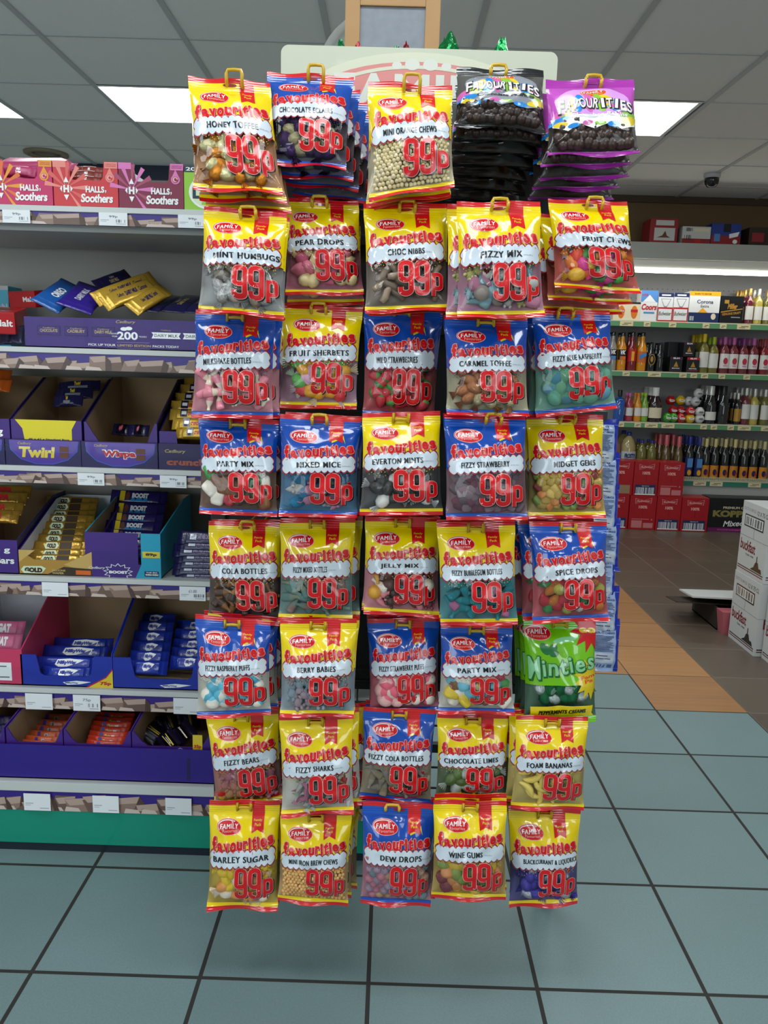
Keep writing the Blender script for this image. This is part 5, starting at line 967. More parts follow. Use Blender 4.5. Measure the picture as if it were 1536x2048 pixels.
# --- base shelf
z6 = SH[5][0]; Y6 = YB+.014
DPU = mat('tray_violet', '2a1480', .35, coat=.15)
x0, x1 = GX0+.02, P(452, 1545, Y6)[0]
carton('display_tray', 'long plain violet tray along the front of the base shelf', 'tray', None, x0, x1, z6, Y6, .40, .088, .06, DPU, DPU, DPU, None, lambda f: (f.rect(.58, .2, .586, .85, PURD, 1), f.rect(.93, .1, .936, .75, PURD, 1)))
CH_ = [('wrap_orange_violet', 'c8582c'), ('wrap_red_orange', 'cc3a22'), ('wrap_black_yellow', '1c1430'), ('wrap_dots', '3a2a7a')]
CHM = [mat(n_, c_, .28, bump=.35, bscale=60) for n_, c_ in CH_]; VIO = mat('wrap_violet', '48308e', .28, bump=.3, bscale=60)
zc = z6+.006; Yc = Y6+.012
for lab, a, b_ in (('small open carton at the left end of the violet tray', -70, 10), ('open brown carton of orange and violet bars in the violet tray', 13, 126), ('open brown carton of red and orange bars in the violet tray', 128, 262), ('open carton of black and yellow packs marked 35p in the violet tray', 264, 424)):
    def art(f, lab=lab):
        if '35p' in lab: f.rect(.76, .62, .88, .98, AMB, 2); f.text('35p', .775, .865, .72, .09, TRED, 3, .04); f.put(stroke([(.52, .6), (.6, .68), (.7, .6), (.66, .5), (.56, .5), (.52, .6)], .02), LIL, 2)
    carton('bar_carton', lab, 'carton', 'cartons in the violet tray', P(a, 1480, Yc)[0], P(b_, 1484, Yc)[0], zc, Yc, .34, .118, .15, PURP, CARD, PURP, [(.97, 1), (.9, .8), (.86, .7), (.2, .7), (.12, .8), (.03, 1)], art)
def w1(f): f.rect(0, 0, .22, 1, VIO, 1); f.rect(.5, .2, .72, .8, SIL, 1); f.bars(.52, .25, .7, .75, INK, 2, 9, 2)
def w2(f): f.poly([(0, 0), (.3, 0), (.2, 1), (0, 1)], VIO, 1); f.rect(.75, .25, .96, .7, WHT, 1); f.text('Chomp', .32, .72, .5, .6, AMB, 2, .06)
for i, yy in enumerate((1436, 1448, 1460, 1471, 1482, 1491)): t_ = i/5; barpx('orange and violet bar, %s in its carton' % (ORDN[i]+(' from the top' if i else '')), 'orange and violet bars in the base tray', (lerp(72, 44, t_), yy, lerp(2.0, 1.83, t_)), (lerp(148, 112, t_), yy+4, lerp(2.0, 1.83, t_)), .03, .018, CHM[0], w1)
for i, yy in enumerate((1434, 1443, 1452, 1462, 1472, 1482, 1491)): t_ = i/6; barpx('red and orange bar, %s in its carton' % (ORDN[i]+(' from the top' if i else '')), 'red and orange bars in the base tray', (lerp(190, 172, t_), yy, lerp(2.0, 1.83, t_)), (lerp(268, 246, t_), yy+4, lerp(2.0, 1.83, t_)), .03, .014, CHM[1], w2)
def w3(f): f.poly([(0, 0), (.35, 0), (.15, 1), (0, 1)], AMB, 1); f.poly([(.6, 0), (.8, 0), (1, 1), (.85, 1)], AMB, 1); f.rect(.4, .2, .55, .8, SIL, 1)
for i, (q1, q2) in enumerate((((290, 1480, 1.86), (322, 1452, 1.92)), ((322, 1494, 1.84), (352, 1470, 1.86)), ((318, 1452, 1.95), (356, 1440, 2.0)), ((350, 1480, 1.88), (384, 1452, 1.9)), ((356, 1444, 1.98), (398, 1436, 2.02)))): barpx('black and yellow pack, %s in the 35p carton' % ('leftmost', 'lowest front', 'upper left', 'middle right', 'upper right')[i], 'black and yellow packs jumbled in the 35p carton', q1, q2, .05, .02, CHM[2], w3)
for i, yy in enumerate((1442, 1460, 1478)): barpx('violet dotted bar, %s in the carton at the left end' % ORDN[i], 'dotted bars at the left end of the violet tray', (-50, yy, 1.95-.05*i), (24-6*i, yy+2, 1.95-.05*i), .035, .02, CHM[3])

# ================================================================== drinks shelving at the far side
YL, YP = 6.20, 6.52
GLIP = mat('lip_green', '5f9a6c', .4); CREAM = mat('label_cream', 'e3d6a6', .5); PEG = mat('pegboard', '8f9092', .6, var=.05); LIPW = mat('lip_cream', 'd6d3b4', .4); CANO = mat('canopy_grey', 'a9aca6', .5)
du = empty('drinks_shelving', (2.3, 6.4, 0)); tag(du, 'long grey shelving with green edged shelves of bottles at the far wall', 'shelves')
DX0, DX1 = P(1150, 700, YL)[0], 3.25
zz = lambda y, Y=YL: P(1380, y, Y)[2]
MB().box((DX0, 6.5, .05), (DX1, 6.53, 2.0), PEG).build('pegboard', du)
hm = MB(); pegh = mat('peg_hole', '3c3d40', .7)
for iz in range(8):
    for ix in range(46): hm.decal(ellipse(DX0+.04+ix*.04, .0, .004, .004, 5), ((0, 6.5, zz(572)-iz*.037), (1, 0, 0), (0, 0, 1), (0, -1, 0)), pegh, 1)
hm.build('peg_holes', du)
zt_, zb_ = zz(486, 6.02), zz(519, 6.02)
MB().box((DX0, 6.02, zb_), (DX1, 6.34, zt_), CANO, .004).build('canopy', du)
lm = mat('shelf_lamp', (1, .97, .9), .5, emit=((1., .97, .88), SHELF_LAMP)); ld = MB(); z0, z1 = zz(545, 6.05), zz(520, 6.05)
ld.box((DX0+.05, 6.05, z0+.02), (DX1, 6.16, z1), mat('lamp_housing', 'd9d8cf', .4)); ld.build('lamp_housing', du)
MB().box((DX0+.05, 6.045, z0), (DX1, 6.14, z0+.024), lm, .003).build('lamp_diffuser', du)
DS = [(641, 652), (742, 752), (844, 854), (957, 967)]; DZ = []
for i, (a, b_) in enumerate(DS):
    za, zb2 = zz(a+3), zz(b_+4); DZ.append(za)
    s_ = MB(); s_.box((DX0, YL+.006, za-.02), (DX1, 6.5, za), STEEL); s_.box((DX0, YL, za-.008), (DX1, YL+.01, za), LIPW); s_ = s_.build('shelf', du)
    g = MB(); g.box((DX0, YL+.001, zb2), (DX1, YL+.006, za-.008), GLIP if i < 3 else mat('lip_teal', '2f7f6a', .4)); g.build('green_edge', s_)
    r = random.Random(40+i); x = DX0+.05
    while x < DX1-.1:
        w = r.choice([.05, .055, .1]); l = MB(); l.box((x, YL-.002, zb2+.001), (x+w, YL, za-.009), CREAM)
        f = front(l, x, x+w, zb2, za-.009, YL-.002); f.rect(.15, .3, .6, .42, LINK, 1); f.rect(.3, .55, .85, .7, LINK, 1); l.build('price_label', s_); x += w+r.choice([.03, .08, .14, .2])
    if i == 3:
        gr = MB()
        for k in range(120): xx = 2.25+k*.0083; gr.box((xx, YL-.004, za-.006), (xx+.004, YL-.001, za+.028), LIPW)
        gr.build('wire_guard', du)
MB().box((DX0, YL+.02, 0), (DX1, YL+.05, zz(971)), STEEL).build('base_panel', du)
# ---- bottles
GL = {}
def glass(n, c, r=.06): return mat('glass_'+n, c, r, spec=.7, coat=.6)
def prof(kind, h, r):
    if kind == 'wine': return [(0, 0), (r*.95, 0), (r, .01), (r, h*.60), (r*.85, h*.68), (r*.42, h*.76), (r*.36, h*.80), (r*.36, h*.98), (0, h*.98)], .80, .37
    if kind == 'rtd': return [(0, 0), (r*.95, 0), (r, .01), (r, h*.52), (r*.9, h*.62), (r*.5, h*.76), (r*.4, h*.86), (r*.4, h*.97), (0, h*.97)], .90, .45
    if kind == 'fizz': return [(0, 0), (r*.95, 0), (r, .01), (r, h*.48), (r*.86, h*.6), (r*.5, h*.74), (r*.36, h*.84), (r*.36, h*.98), (0, h*.98)], .70, .46
    if kind == 'pet': return [(0, 0), (r*.9, 0), (r, .015), (r, h*.55), (r*.93, h*.70), (r*.7, h*.82), (r*.35, h*.90), (r*.25, h*.92), (r*.25, h*.99), (0, h*.99)], .92, .3
    if kind == 'flask': return [(0, 0), (r*.95, 0), (r, .01), (r, h*.66), (r*.8, h*.72), (r*.3, h*.75), (r*.3, h*.97), (0, h*.97)], .8, .38
_bt = {}
def bottle(name, label, cat, group, px, py_top, wpx, si, kind, gm, lm_, cm_, Y=None, lab=(.14, .46), dec=None):
    Y = Y or YL+.06; x = P(px, py_top, Y)[0]; h = P(px, py_top, Y)[2]-DZ[si]; r = wpx/FL*Y*1.0/2; z0 = DZ[si]+.0005
    key = (name, kind, gm, lm_, cm_, round(h, 2), round(r, 3), lab)
    if key in _bt: return dup(_bt[key], (x, Y, z0), label, group=group)
    pr, cf, cr = prof(kind, h, r); t = empty(name, (x, Y, z0)); tag(t, label, cat, group)
    MB().lathe(pr, (x, Y, z0), gm, 14).build('glass', t)
    if cm_: MB().lathe([(r*cr*1.04, h*cf), (r*cr*1.04, h*.99), (r*cr*.9, h), (0, h)], (x, Y, z0), cm_, 12, cap=False).build('cap', t)
    if lm_:
        lb = MB(); n = 12; V = []; a0 = -math.pi/2-1.15
        for i in range(n+1):
            a = a0+2.3*i/n; V += [(x+r*1.02*_c(a), Y+r*1.02*_s(a), z0+h*lab[0]), (x+r*1.02*_c(a), Y+r*1.02*_s(a), z0+h*lab[1])]
        lb.add(V, [(2*i, 2*i+2, 2*i+3, 2*i+1) for i in range(n)], lm_, True)
        if dec:
            f = front(lb, x-r*.75, x+r*.75, z0+h*lab[0], z0+h*lab[1], Y-r*1.04); dec(f)
        lb.build('paper_label', t)
    _bt[key] = t; return t
def back_row(first, n, dy, lab, group, dz=0):
    for k in range(1, n+1):
        l = first.location; dup(first, (l[0], l[1]+dy*k, l[2]), lab if n == 1 else lab+', row %d back' % k, group=group)
def bx(name, label, cat, group, xa, xb, ytop, si, Y, D, m, art=None, parts=None, ybot=None, z0=None):
    x0, x1 = P(xa, ytop, Y)[0], P(xb, ytop, Y)[0]; zb2 = (DZ[si] if z0 is None else z0)+.0005; zt2 = P((xa+xb)/2, ytop, Y)[2]
    mb = MB(); mb.box((x0, Y, zb2), (x1, Y+D, zt2), m, .003)
    if art: art(front(mb, x0, x1, zb2, zt2, Y))
    o = mb.build(name); tag(o, label, cat, group); return o
WB = mat('beer_white', 'd9dde0', .4); BB = mat('beer_blue', '4f86c6', .4); RB = mat('beer_red', 'b81c24', .35); NB = mat('beer_navy', '1c2c5a', .4); YB2 = mat('beer_yellow', 'e8a81c', .4); KB = mat('beer_black', '15161a', .35); CB = mat('beer_cream', 'd9d0b4', .45); GDP = mat('print_old_gold', 'b88a3c', .35, .3)
bx('beer_carton', 'cream carton of beer bottles with an orange emblem, leftmost on the upper bottle shelf', 'beer pack', None, 1228, 1282, 604, 0, YL+.03, .14, CB, lambda f: (f.ell(.3, .45, .12, .36, mat('emblem_orange', 'd2701c', .4), 1), f.rect(.17, .45, .43, .6, RB, 2), f.text('WELLS', .19, .41, .525, .1, WHT, 3, .03), f.ell(.78, .45, .12, .36, mat('emblem_orange', '', .4), 1), f.rect(.65, .45, .91, .6, RB, 2), f.rect(.0, .9, 1, 1, KB, 1)))
bx('beer_pack', 'pale blue and white beer pack with red script', 'beer pack', None, 1284, 1317.5, 581, 0, YL+.03, .12, WB, lambda f: (f.rect(0, .62, 1, 1, BB, 1), f.poly([(.1, .62), (.5, .86), (.9, .62)], WB, 2), f.text('Coors', .06, .97, .46, .2, RB, 3, .04, 1, .2), f.rect(.2, .24, .85, .3, BB, 2), f.text('4 FOR', .05, .4, .85, .08, RB, 3, .03)))
def bud(f): f.rect(0, .86, 1, 1, NB, 1); f.rect(.2, .9, .8, .95, WHT, 2); f.rect(.0, .0, 1, .5, RB, 1); f.rect(.06, .05, .94, .44, WB, 2); f.poly([(.15, .8), (.85, .8), (.6, .5), (.4, .5)], GREY, 2); f.poly([(.2, .78), (.8, .78), (.58, .54), (.42, .54)], WB, 3); f.text('Budweiser', .08, .92, .28, .14, INK, 3, .01, 1, .25)
bx('beer_pack', 'white and red beer pack, left one of the twins beside the yellow topped pack', 'beer pack', 'white and red beer packs', 1318.5, 1348.5, 586, 0, YL+.03, .12, WB, bud); bx('beer_pack', 'white and red beer pack touching the yellow topped pack', 'beer pack', 'white and red beer packs', 1349.5, 1379.5, 586, 0, YL+.03, .12, WB, bud)
bx('beer_pack', 'white beer pack with yellow top and navy foot', 'beer pack', None, 1381, 1442.5, 583, 0, YL+.03, .14, WB, lambda f: (f.rect(0, .86, 1, 1, YB2, 1), f.text('SCAN TO ENTER', .15, .7, .92, .05, INK, 2, .02), f.rect(.0, .0, 1, .32, NB, 1), f.text('Corona', .25, .78, .67, .12, NB, 2, .02), f.text('Extra', .38, .65, .53, .09, NB, 2, .01), f.poly([(.3, .32), (.45, .48), (.62, .32)], YB2, 2), f.ell(.82, .2, .08, .1, CB, 2), f.bars(.05, .06, .2, .2, WB, 2, 10, 3)))
bx('beer_pack', 'black beer pack with gold lettering right of the yellow topped pack', 'beer pack', None, 1444, 1489, 592, 0, YL+.03, .14, KB, lambda f: (f.poly([(.02, .38), (.98, .52), (.98, .56), (.02, .42)], GDP, 1), f.text('Miller', .3, .75, .62, .2, GDP, 2, .05, 1, .2), f.text('GENUINE DRAFT', .08, .92, .36, .09, GDP, 2, .03, 1, 0, .12), f.rect(.5, .2, .9, .24, GREY, 1), f.rect(.15, .72, .35, .85, GDP, 1)))
ROSE = glass('rose', '6a2430'); GRNG = glass('olive', '6e6a2c'); DGL = glass('dark', '14181a'); CLR = glass('straw', 'b8a84e'); GOLDC = mat('cap_gold', 'c9a45a', .3, .5); WLAB = mat('wine_label', 'd8d8d4', .5); SILC = mat('cap_silver', 'c3c6c2', .3, .4)
def rose_dec(f): f.ell(.5, .5, .3, .22, mat('print_heart', 'b8304a', .5), 1); f.rect(.25, .14, .75, .2, PNK, 1)
for i, (px, g_, c_) in enumerate(((1502, ROSE, GOLDC), (1520, CLR, SILC), (1538, GRNG, GOLDC), (1556, ROSE, GOLDC))):
    b0 = bottle('wine_bottle', 'wine bottle on the upper bottle shelf, %s to the right of the black beer pack' % ('first', 'second', 'third', 'fourth')[i], 'bottle', 'wine bottles on the upper bottle shelf', px, 577+i, 16.5, 0, 'wine', g_, WLAB, c_, None, (.12, .5))
    if i < 2: back_row(b0, 2, .085, 'gold capped bottle standing behind the %s wine of the upper bottle shelf' % ('first', 'second')[i], 'rear wine bottles, upper shelf')
for i, px in enumerate((1476, 1486)): bottle('wine_bottle', 'gold capped bottle rising behind the black beer pack, %s' % ('left one', 'right one')[i], 'bottle', 'bottles behind the black beer pack', px, 581, 14, 0, 'wine', CLR, None, GOLDC, YL+.24)
# second bottle shelf
PALE = glass('pale', '9a968e'); ORG_ = glass('orange', 'd98c14'); REDG = glass('red', '7a1420'); KL = mat('label_black', '17171a', .5)
def vk(f): f.text('VK', .12, .88, .72, .42, WHT, 1, .05, 1, .2); f.rect(.1, .0, .9, .35, BB, 1)
def vko(f): f.text('VK', .12, .88, .72, .42, WHT, 1, .05, 1, .2); f.rect(.1, .0, .9, .35, mat('emblem_orange', '', .4), 1)
q = []
q.append(bottle('ready_mixed_drink', 'pale grey bottle with white letters on a black band', 'bottle', None, 1228, 664, 17, 1, 'rtd', PALE, KL, DGL, None, (.28, .55), vk)); q.append(bottle('ready_mixed_drink', 'orange bottle with white letters on a black band', 'bottle', None, 1247, 665, 18, 1, 'rtd', ORG_, KL, DGL, None, (.28, .55), vko))
q.append(bottle('ready_mixed_drink', 'red bottle with a red and yellow label beside the orange bottle', 'bottle', None, 1267, 664, 18, 1, 'rtd', REDG, RB, DGL, None, (.24, .56), lambda f: f.rect(.3, .05, .7, .8, YB2, 1))); q.append(bottle('ready_mixed_drink', 'yellow bottle with blue and orange label left of the dark stout', 'bottle', None, 1287, 665, 19, 1, 'rtd', ORG_, mat('label_blue_orange', 'c8642c', .5), DGL, None, (.22, .5), lambda f: f.poly([(.05, .3), (.95, .6), (.95, .9), (.05, .7)], SKY, 1)))
for k, b0 in enumerate(q): back_row(b0, 1, .09, 'bottle directly behind the %s mixed drink of the second bottle shelf' % ('first', 'second', 'third', 'fourth')[k], 'rear mixed drinks')
for i, px in enumerate((1304, 1322)):
    b0 = bottle('stout_bottle', 'dark stout bottle with oval gold label, %s of two' % ('left', 'right')[i], 'bottle', 'stout bottles', px, 683+i, 17, 1, 'rtd', DGL, None, None); x, y_, z_ = b0.location; r_ = 17/FL*(YL+.06)/2
    if i == 0: o_ = MB(); f = front(o_, x-r_*.8, x+r_*.8, z_+.045, z_+.13, y_-r_*1.03); f.ell(.5, .5, .5, .5, GDP, 1); f.ell(.5, .5, .42, .44, KB, 2); f.ell(.5, .55, .2, .25, GDP, 3); o_.build('paper_label', b0)
    else: 
        pass
    back_row(b0, 1, .09, 'dark bottle behind the %s stout' % ('left', 'right')[i], 'rear stout bottles')
def elm(m): return lambda f: (f.rect(0, .84, 1, 1, m, 1), f.text('ELM', .25, .75, .92, .1, WHT, 2, .04), f.poly([(.3, .35), (.5, .72), (.7, .35)], GDP, 2), f.rect(.1, .1, .9, .14, m, 1), f.text('BREWING', .2, .8, .25, .08, WHT, 2, .02))
PPK = mat('pack_plum', '4a2040', .4)
for lab, a, b_, yt, m, si, z0_, Yq in (('dark can pack topped with a plum band, lower left of three', 1341, 1366, 714, PPK, 1, None, YL+.02), ('dark can pack topped with a red band, lower right of three', 1375, 1400, 715, RB, 1, None, YL+.02)): bx('can_pack', lab, 'can pack', 'dark can packs on the second bottle shelf', a, b_, yt, si, Yq, .12, KB, elm(m))
z_up = P(1380, 714, YL+.06)[2]
bx('can_pack', 'dark can pack stacked on top, above the red banded one', 'can pack', 'dark can packs on the second bottle shelf', 1369, 1391, 685, 1, YL+.03, .1, KB, elm(PPK), None, None, P(1388, 714, YL+.02)[2]); bx('can_pack', 'plain black can pack stacked behind the plum banded one', 'can pack', 'dark can packs on the second bottle shelf', 1338, 1366, 684, 1, YL+.15, .1, KB, None)
CAPY = mat('cap_yellow', 'd8bc1c', .35); CAPL = mat('cap_lime', '9ab81c', .35); CAPP = mat('cap_pink', 'b85ea0', .35); CAPV = mat('cap_violet', '7a2a78', .35)
for i, (px, g_, c_, yt) in enumerate(((1411, GRNG, CAPY, 668), (1430, GRNG, CAPL, 674), (1452, ROSE, CAPP, 674), (1470, ROSE, CAPP, 675), (1490, ROSE, CAPV, 676), (1510, ROSE, CAPP, 677), (1532, REDG, mat('cap_red', '9a2a30', .35), 678))):
    b0 = bottle('wine_bottle', '%s capped wine, %s from the can packs on the second bottle shelf' % (('yellow', 'lime', 'pink', 'pink', 'violet', 'pink', 'red')[i], ORDN[i].replace('topmost', 'first')), 'bottle', 'wine bottles on the second bottle shelf', px, yt, 19.5, 1, 'wine', g_, WLAB, c_, None, (.14, .54), rose_dec if i > 1 else None)
    back_row(b0, 2, .085, 'bottle behind the %s wine of the second bottle shelf' % ORDN[i].replace('topmost', 'first'), 'rear wine bottles, second bottle shelf')
for i, px in enumerate((1388, 1398)): bottle('wine_bottle', 'yellow capped bottle rising behind the stacked can pack, %s' % ('left one', 'right one')[i], 'bottle', 'bottles behind the can packs', px, 670, 17, 1, 'wine', GRNG, None, CAPY, YL+.22)
# third bottle shelf
BLUG = glass('blue', '1450a0'); PNKG = glass('pink', 'a03048'); LGR = glass('green', '7aa83a')
b0 = bottle('spirit_bottle', 'square shouldered bright blue bottle at the left end of the third bottle shelf', 'bottle', None, 1241, 780, 22, 2, 'flask', BLUG, None, KB, None)
for px, g_, c_, n in ((1261, PNKG, CAPP, 'red'), (1278, ORG_, mat('emblem_orange', '', .4), 'orange'), (1292, LGR, CAPL, 'green')):
    b0 = bottle('soda_bottle', 'small %s fruit soda bottle with a round white label' % n, 'bottle', 'fruit soda bottles', px, 786, 14.5, 2, 'rtd', g_, WLAB, c_, None, (.2, .48)); back_row(b0, 1, .08, 'bottle behind the %s fruit soda' % n, 'rear fruit soda bottles')
b0 = bottle('sparkling_bottle', 'plump dark bottle with cream foil neck and oval label', 'bottle', None, 1313, 775, 27, 2, 'fizz', glass('plum', '2c141e'), CB, WLAB, YL+.07, (.12, .42)); back_row(b0, 2, .11, 'cream foil bottle behind the plump dark one', 'rear cream foil bottles')
BALLC = {'green': '2f8f1c', 'red': 'b3161e', 'yellow': 'd8b414', 'white': 'c9cccc'}
BAL = [('green', 1334, 839, 0), ('green', 1346, 840, 0), ('red', 1361, 841, 0), ('yellow', 1379, 842, 0), ('white', 1398, 843, 0), ('red', 1346, 821, .05), ('red', 1361, 822, .05), ('red', 1380, 823, .0), ('white', 1399, 824, 0), ('red', 1341, 801, .1), ('yellow', 1361, 801, .1), ('white', 1378, 803, .1), ('white', 1391, 804, .05), ('white', 1397, 787, .05)]
_bl = {}
for i, (c, px, yb_, dy) in enumerate(BAL):
    Y = YL+.05+dy; R_ = 9.6/FL*Y; pos = P(px, yb_, Y); z_ = max(pos[2]+.0, DZ[2]+R_) if i >= 5 else DZ[2]+R_*.95
    lab = '%s ball shaped bottle, %s in the little pyramid' % (c, 'bottom row, number %d' % (i+1) if i < 5 else 'second row, number %d' % (i-4) if i < 9 else 'third row, number %d' % (i-8) if i < 13 else 'on the very top')
    if c in _bl: dup(_bl[c], (pos[0], Y, z_), lab, group='ball shaped bottles'); continue
    t = empty('ball_bottle', (pos[0], Y, z_)); tag(t, lab, 'bottle', 'ball shaped bottles'); m = glass('ball_'+c, BALLC[c], .12)
    MB().lathe([(0, -R_*.92), (R_*.5, -R_*.9), (R_*.92, -R_*.4), (R_, 0), (R_*.92, R_*.4), (R_*.62, R_*.8), (R_*.5, R_*.86), (0, R_*.88)], (pos[0], Y, z_), m, 14).build('glass', t)
    MB().lathe([(R_*.5, R_*.84), (R_*.5, R_*.98), (0, R_*1.0)], (pos[0], Y, z_), m, 12, cap=False).build('cap', t)
    lb = MB(); f = front(lb, pos[0]-R_*.55, pos[0]+R_*.55, z_-R_*.3, z_+R_*.3, Y-R_*1.0); f.ell(.5, .5, .5, .36, WHT if c != 'white' else GREY, 1); f.rect(.2, .42, .8, .58, INK, 2); lb.build('paper_label', t); _bl[c] = t
b0 = bottle('sparkling_bottle', 'dark champagne bottle with silver neck and square white label', 'bottle', None, 1425, 772, 23, 2, 'fizz', DGL, WLAB, SILC, None, (.1, .32)); back_row(b0, 2, .09, 'silver necked bottle behind the dark champagne', 'rear champagne bottles')
b0 = bottle('sparkling_bottle', 'all black champagne bottle without pale label', 'bottle', None, 1450, 772, 24, 2, 'fizz', DGL, None, KB, None); back_row(b0, 2, .09, 'black bottle behind the all black champagne', 'rear black bottles')
b0 = bottle('wine_bottle', 'slim black bottle with a gold and red strip', 'bottle', None, 1478, 786, 15, 2, 'wine', DGL, GDP, SILC, None, (.1, .5)); back_row(b0, 2, .07, 'dark bottle behind the slim black one', 'rear slim dark bottles')
for i, (px, g_, n) in enumerate(((1495, ROSE, 'rose'), (1512, CLR, 'pale straw'), (1533, GRNG, 'olive'))):
    b0 = bottle('wine_bottle', '%s wine bottle with tall white label on the third bottle shelf' % n, 'bottle', 'white labelled wines on the third bottle shelf', px, 776+i*1.5, 17.5, 2, 'wine', g_, WLAB, SILC, None, (.16, .56)); back_row(b0, 2, .085, 'bottle behind the %s wine of the third bottle shelf' % n, 'rear white labelled wines')
# lowest bottle shelf
BCAP = mat('cap_blue', '1c2f8a', .35); JL = mat('label_frost', 'b9c6d2', .45); CID = glass('cider', 'a89a6a'); RPET = glass('pink_cider', '8a5a50')
def fj(f): f.text('FROSTY', .05, .95, .72, .3, NB, 1, .05); f.text("JACK'S", .05, .95, .34, .3, NB, 1, .05)
bottle('cider_bottle', 'big pinkish plastic cider bottle half hidden by the hanging packets', 'bottle', None, 1230, 865, 28, 3, 'pet', RPET, mat('label_tan', 'b09a72', .5), BCAP, YL+.09, (.2, .55)); b0 = bottle('cider_bottle', 'big clear plastic cider bottle with a frosty pale label', 'bottle', None, 1259, 864, 31, 3, 'pet', CID, JL, BCAP, YL+.09, (.24, .58), fj); back_row(b0, 1, .15, 'blue capped bottle behind the big clear cider', None)
for i, px in enumerate((1285, 1305)): b0 = bottle('cider_bottle', 'smaller amber cider bottle with frosty label, %s of two' % ('left', 'right')[i], 'bottle', 'smaller cider bottles', px, 880+i, 20, 3, 'pet', GRNG, JL, BCAP, YL+.07, (.2, .5), fj); back_row(b0, 1, .1, 'blue capped bottle behind the %s smaller cider' % ('left', 'right')[i], 'rear cider bottles')
PF = mat('foil_pink', 'b85a60', .35, .2); AMBG = glass('amber_dark', '5a4420')
for i, px in enumerate((1322, 1335, 1348, 1360)): b0 = bottle('sparkling_bottle', 'amber bottle with long pink foil neck, %s of four' % ('first', 'second', 'third', 'fourth')[i], 'bottle', 'pink foil bottles', px, 868+i*1.5, 20 if i % 2 else 18, 3, 'fizz', AMBG, None, PF, YL+.06+.05*((i+1) % 2)); back_row(b0, 1, .1, 'bottle behind the %s pink foil bottle' % ('first', 'second', 'third', 'fourth')[i], 'rear pink foil bottles')
NL = mat('label_navy', '1f2c66', .45); OL = mat('label_orange', 'cc8420', .45)
for i, px in enumerate((1382, 1401)): b0 = bottle('tonic_bottle', 'dark bottle with blue cap, navy label and gold seal, %s of two' % ('left', 'right')[i], 'bottle', 'navy labelled bottles', px, 873+i*2, 17.5, 3, 'wine', DGL, NL, BCAP, YL+.05, (.1, .52), lambda f: (f.ell(.5, .16, .3, .16, YB2, 1), f.rect(.1, .45, .9, .95, BB, 1))); back_row(b0, 2, .08, 'blue capped bottle behind the %s navy labelled one' % ('left', 'right')[i], 'rear navy labelled bottles')
CAPC = mat('cap_cream', 'cdbf86', .4)
for i, px in enumerate((1415, 1433, 1453, 1472, 1492, 1511, 1531)):
    b0 = bottle('tonic_bottle', 'dark bottle with cream cap and orange label, %s in the row' % ORDN[i].replace('topmost', 'first'), 'bottle', 'orange labelled bottles', px, 877+i*1.2, 17.5, 3, 'wine', DGL, OL, CAPC, YL+.05, (.06, .36), lambda f: (f.ell(.45, .45, .3, .25, PURD, 1), f.rect(.6, .3, .85, .5, RB, 1)))
    back_row(b0, 2, .08, 'cream capped bottle behind the %s orange labelled one' % ORDN[i].replace('topmost', 'first'), 'rear orange labelled bottles')
# boxes along the canopy top
CT = zt_; CRED = mat('box_dull_red', '8f2026', .5); CWH = mat('box_white', 'c4c4c0', .5); CBL = mat('box_blue', '22388a', .5)
def topbox(lab, a, b_, yt, m, art, rz=0.):
    Y = 6.05; x0, x1 = P(a, yt, Y)[0], P(b_, yt, Y)[0]; zt2 = P((a+b_)/2, yt, Y)[2]; mb = MB(); mb.box((x0, Y, CT+.0005), (x1, Y+.2, zt2), m, .003); art(front(mb, x0, x1, CT, zt2, Y)); o = mb.build('snack_box'); tag(o, lab, 'box', 'boxes on top of the drinks shelving')
topbox('red framed white box, leftmost on top of the drinks shelving', 1302, 1358, 437, CRED, lambda f: (f.rect(.16, .1, .9, .62, CWH, 1), f.rect(.2, .72, .85, .93, CWH, 1), f.poly([(.25, .22), (.45, .3), (.55, .5), (.62, .3), (.75, .22)], BAR3, 2)))
topbox('white barcode box between the red box and the blue box', 1366, 1423, 453, CWH, lambda f: (f.rect(0, 0, 1, .3, CRED, 1), f.bars(.08, .2, .35, .5, INK, 2, 12, 5), f.bars(.08, .72, .35, .92, INK, 2, 12, 6), f.rect(.4, .7, .95, .9, CB, 1), f.rect(.45, .05, .65, .28, RB, 2)))
topbox('blue and red box right of the white barcode box', 1425, 1484, 447, CBL, lambda f: (f.rect(0, 0, 1, .42, CRED, 1), f.rect(.1, .15, .3, .5, BB, 2), f.poly([(.6, .5), (.95, .62), (.9, .4), (.62, .3)], WHT, 2), f.ell(.82, .15, .08, .1, WHT, 2), f.rect(.4, .6, .65, .98, KB, 1)))
topbox('dark brown box at the right on top of the drinks shelving', 1500, 1560, 455, mat('box_dark', '2e201c', .5), lambda f: f.rect(.1, .2, .5, .7, CRED, 1))
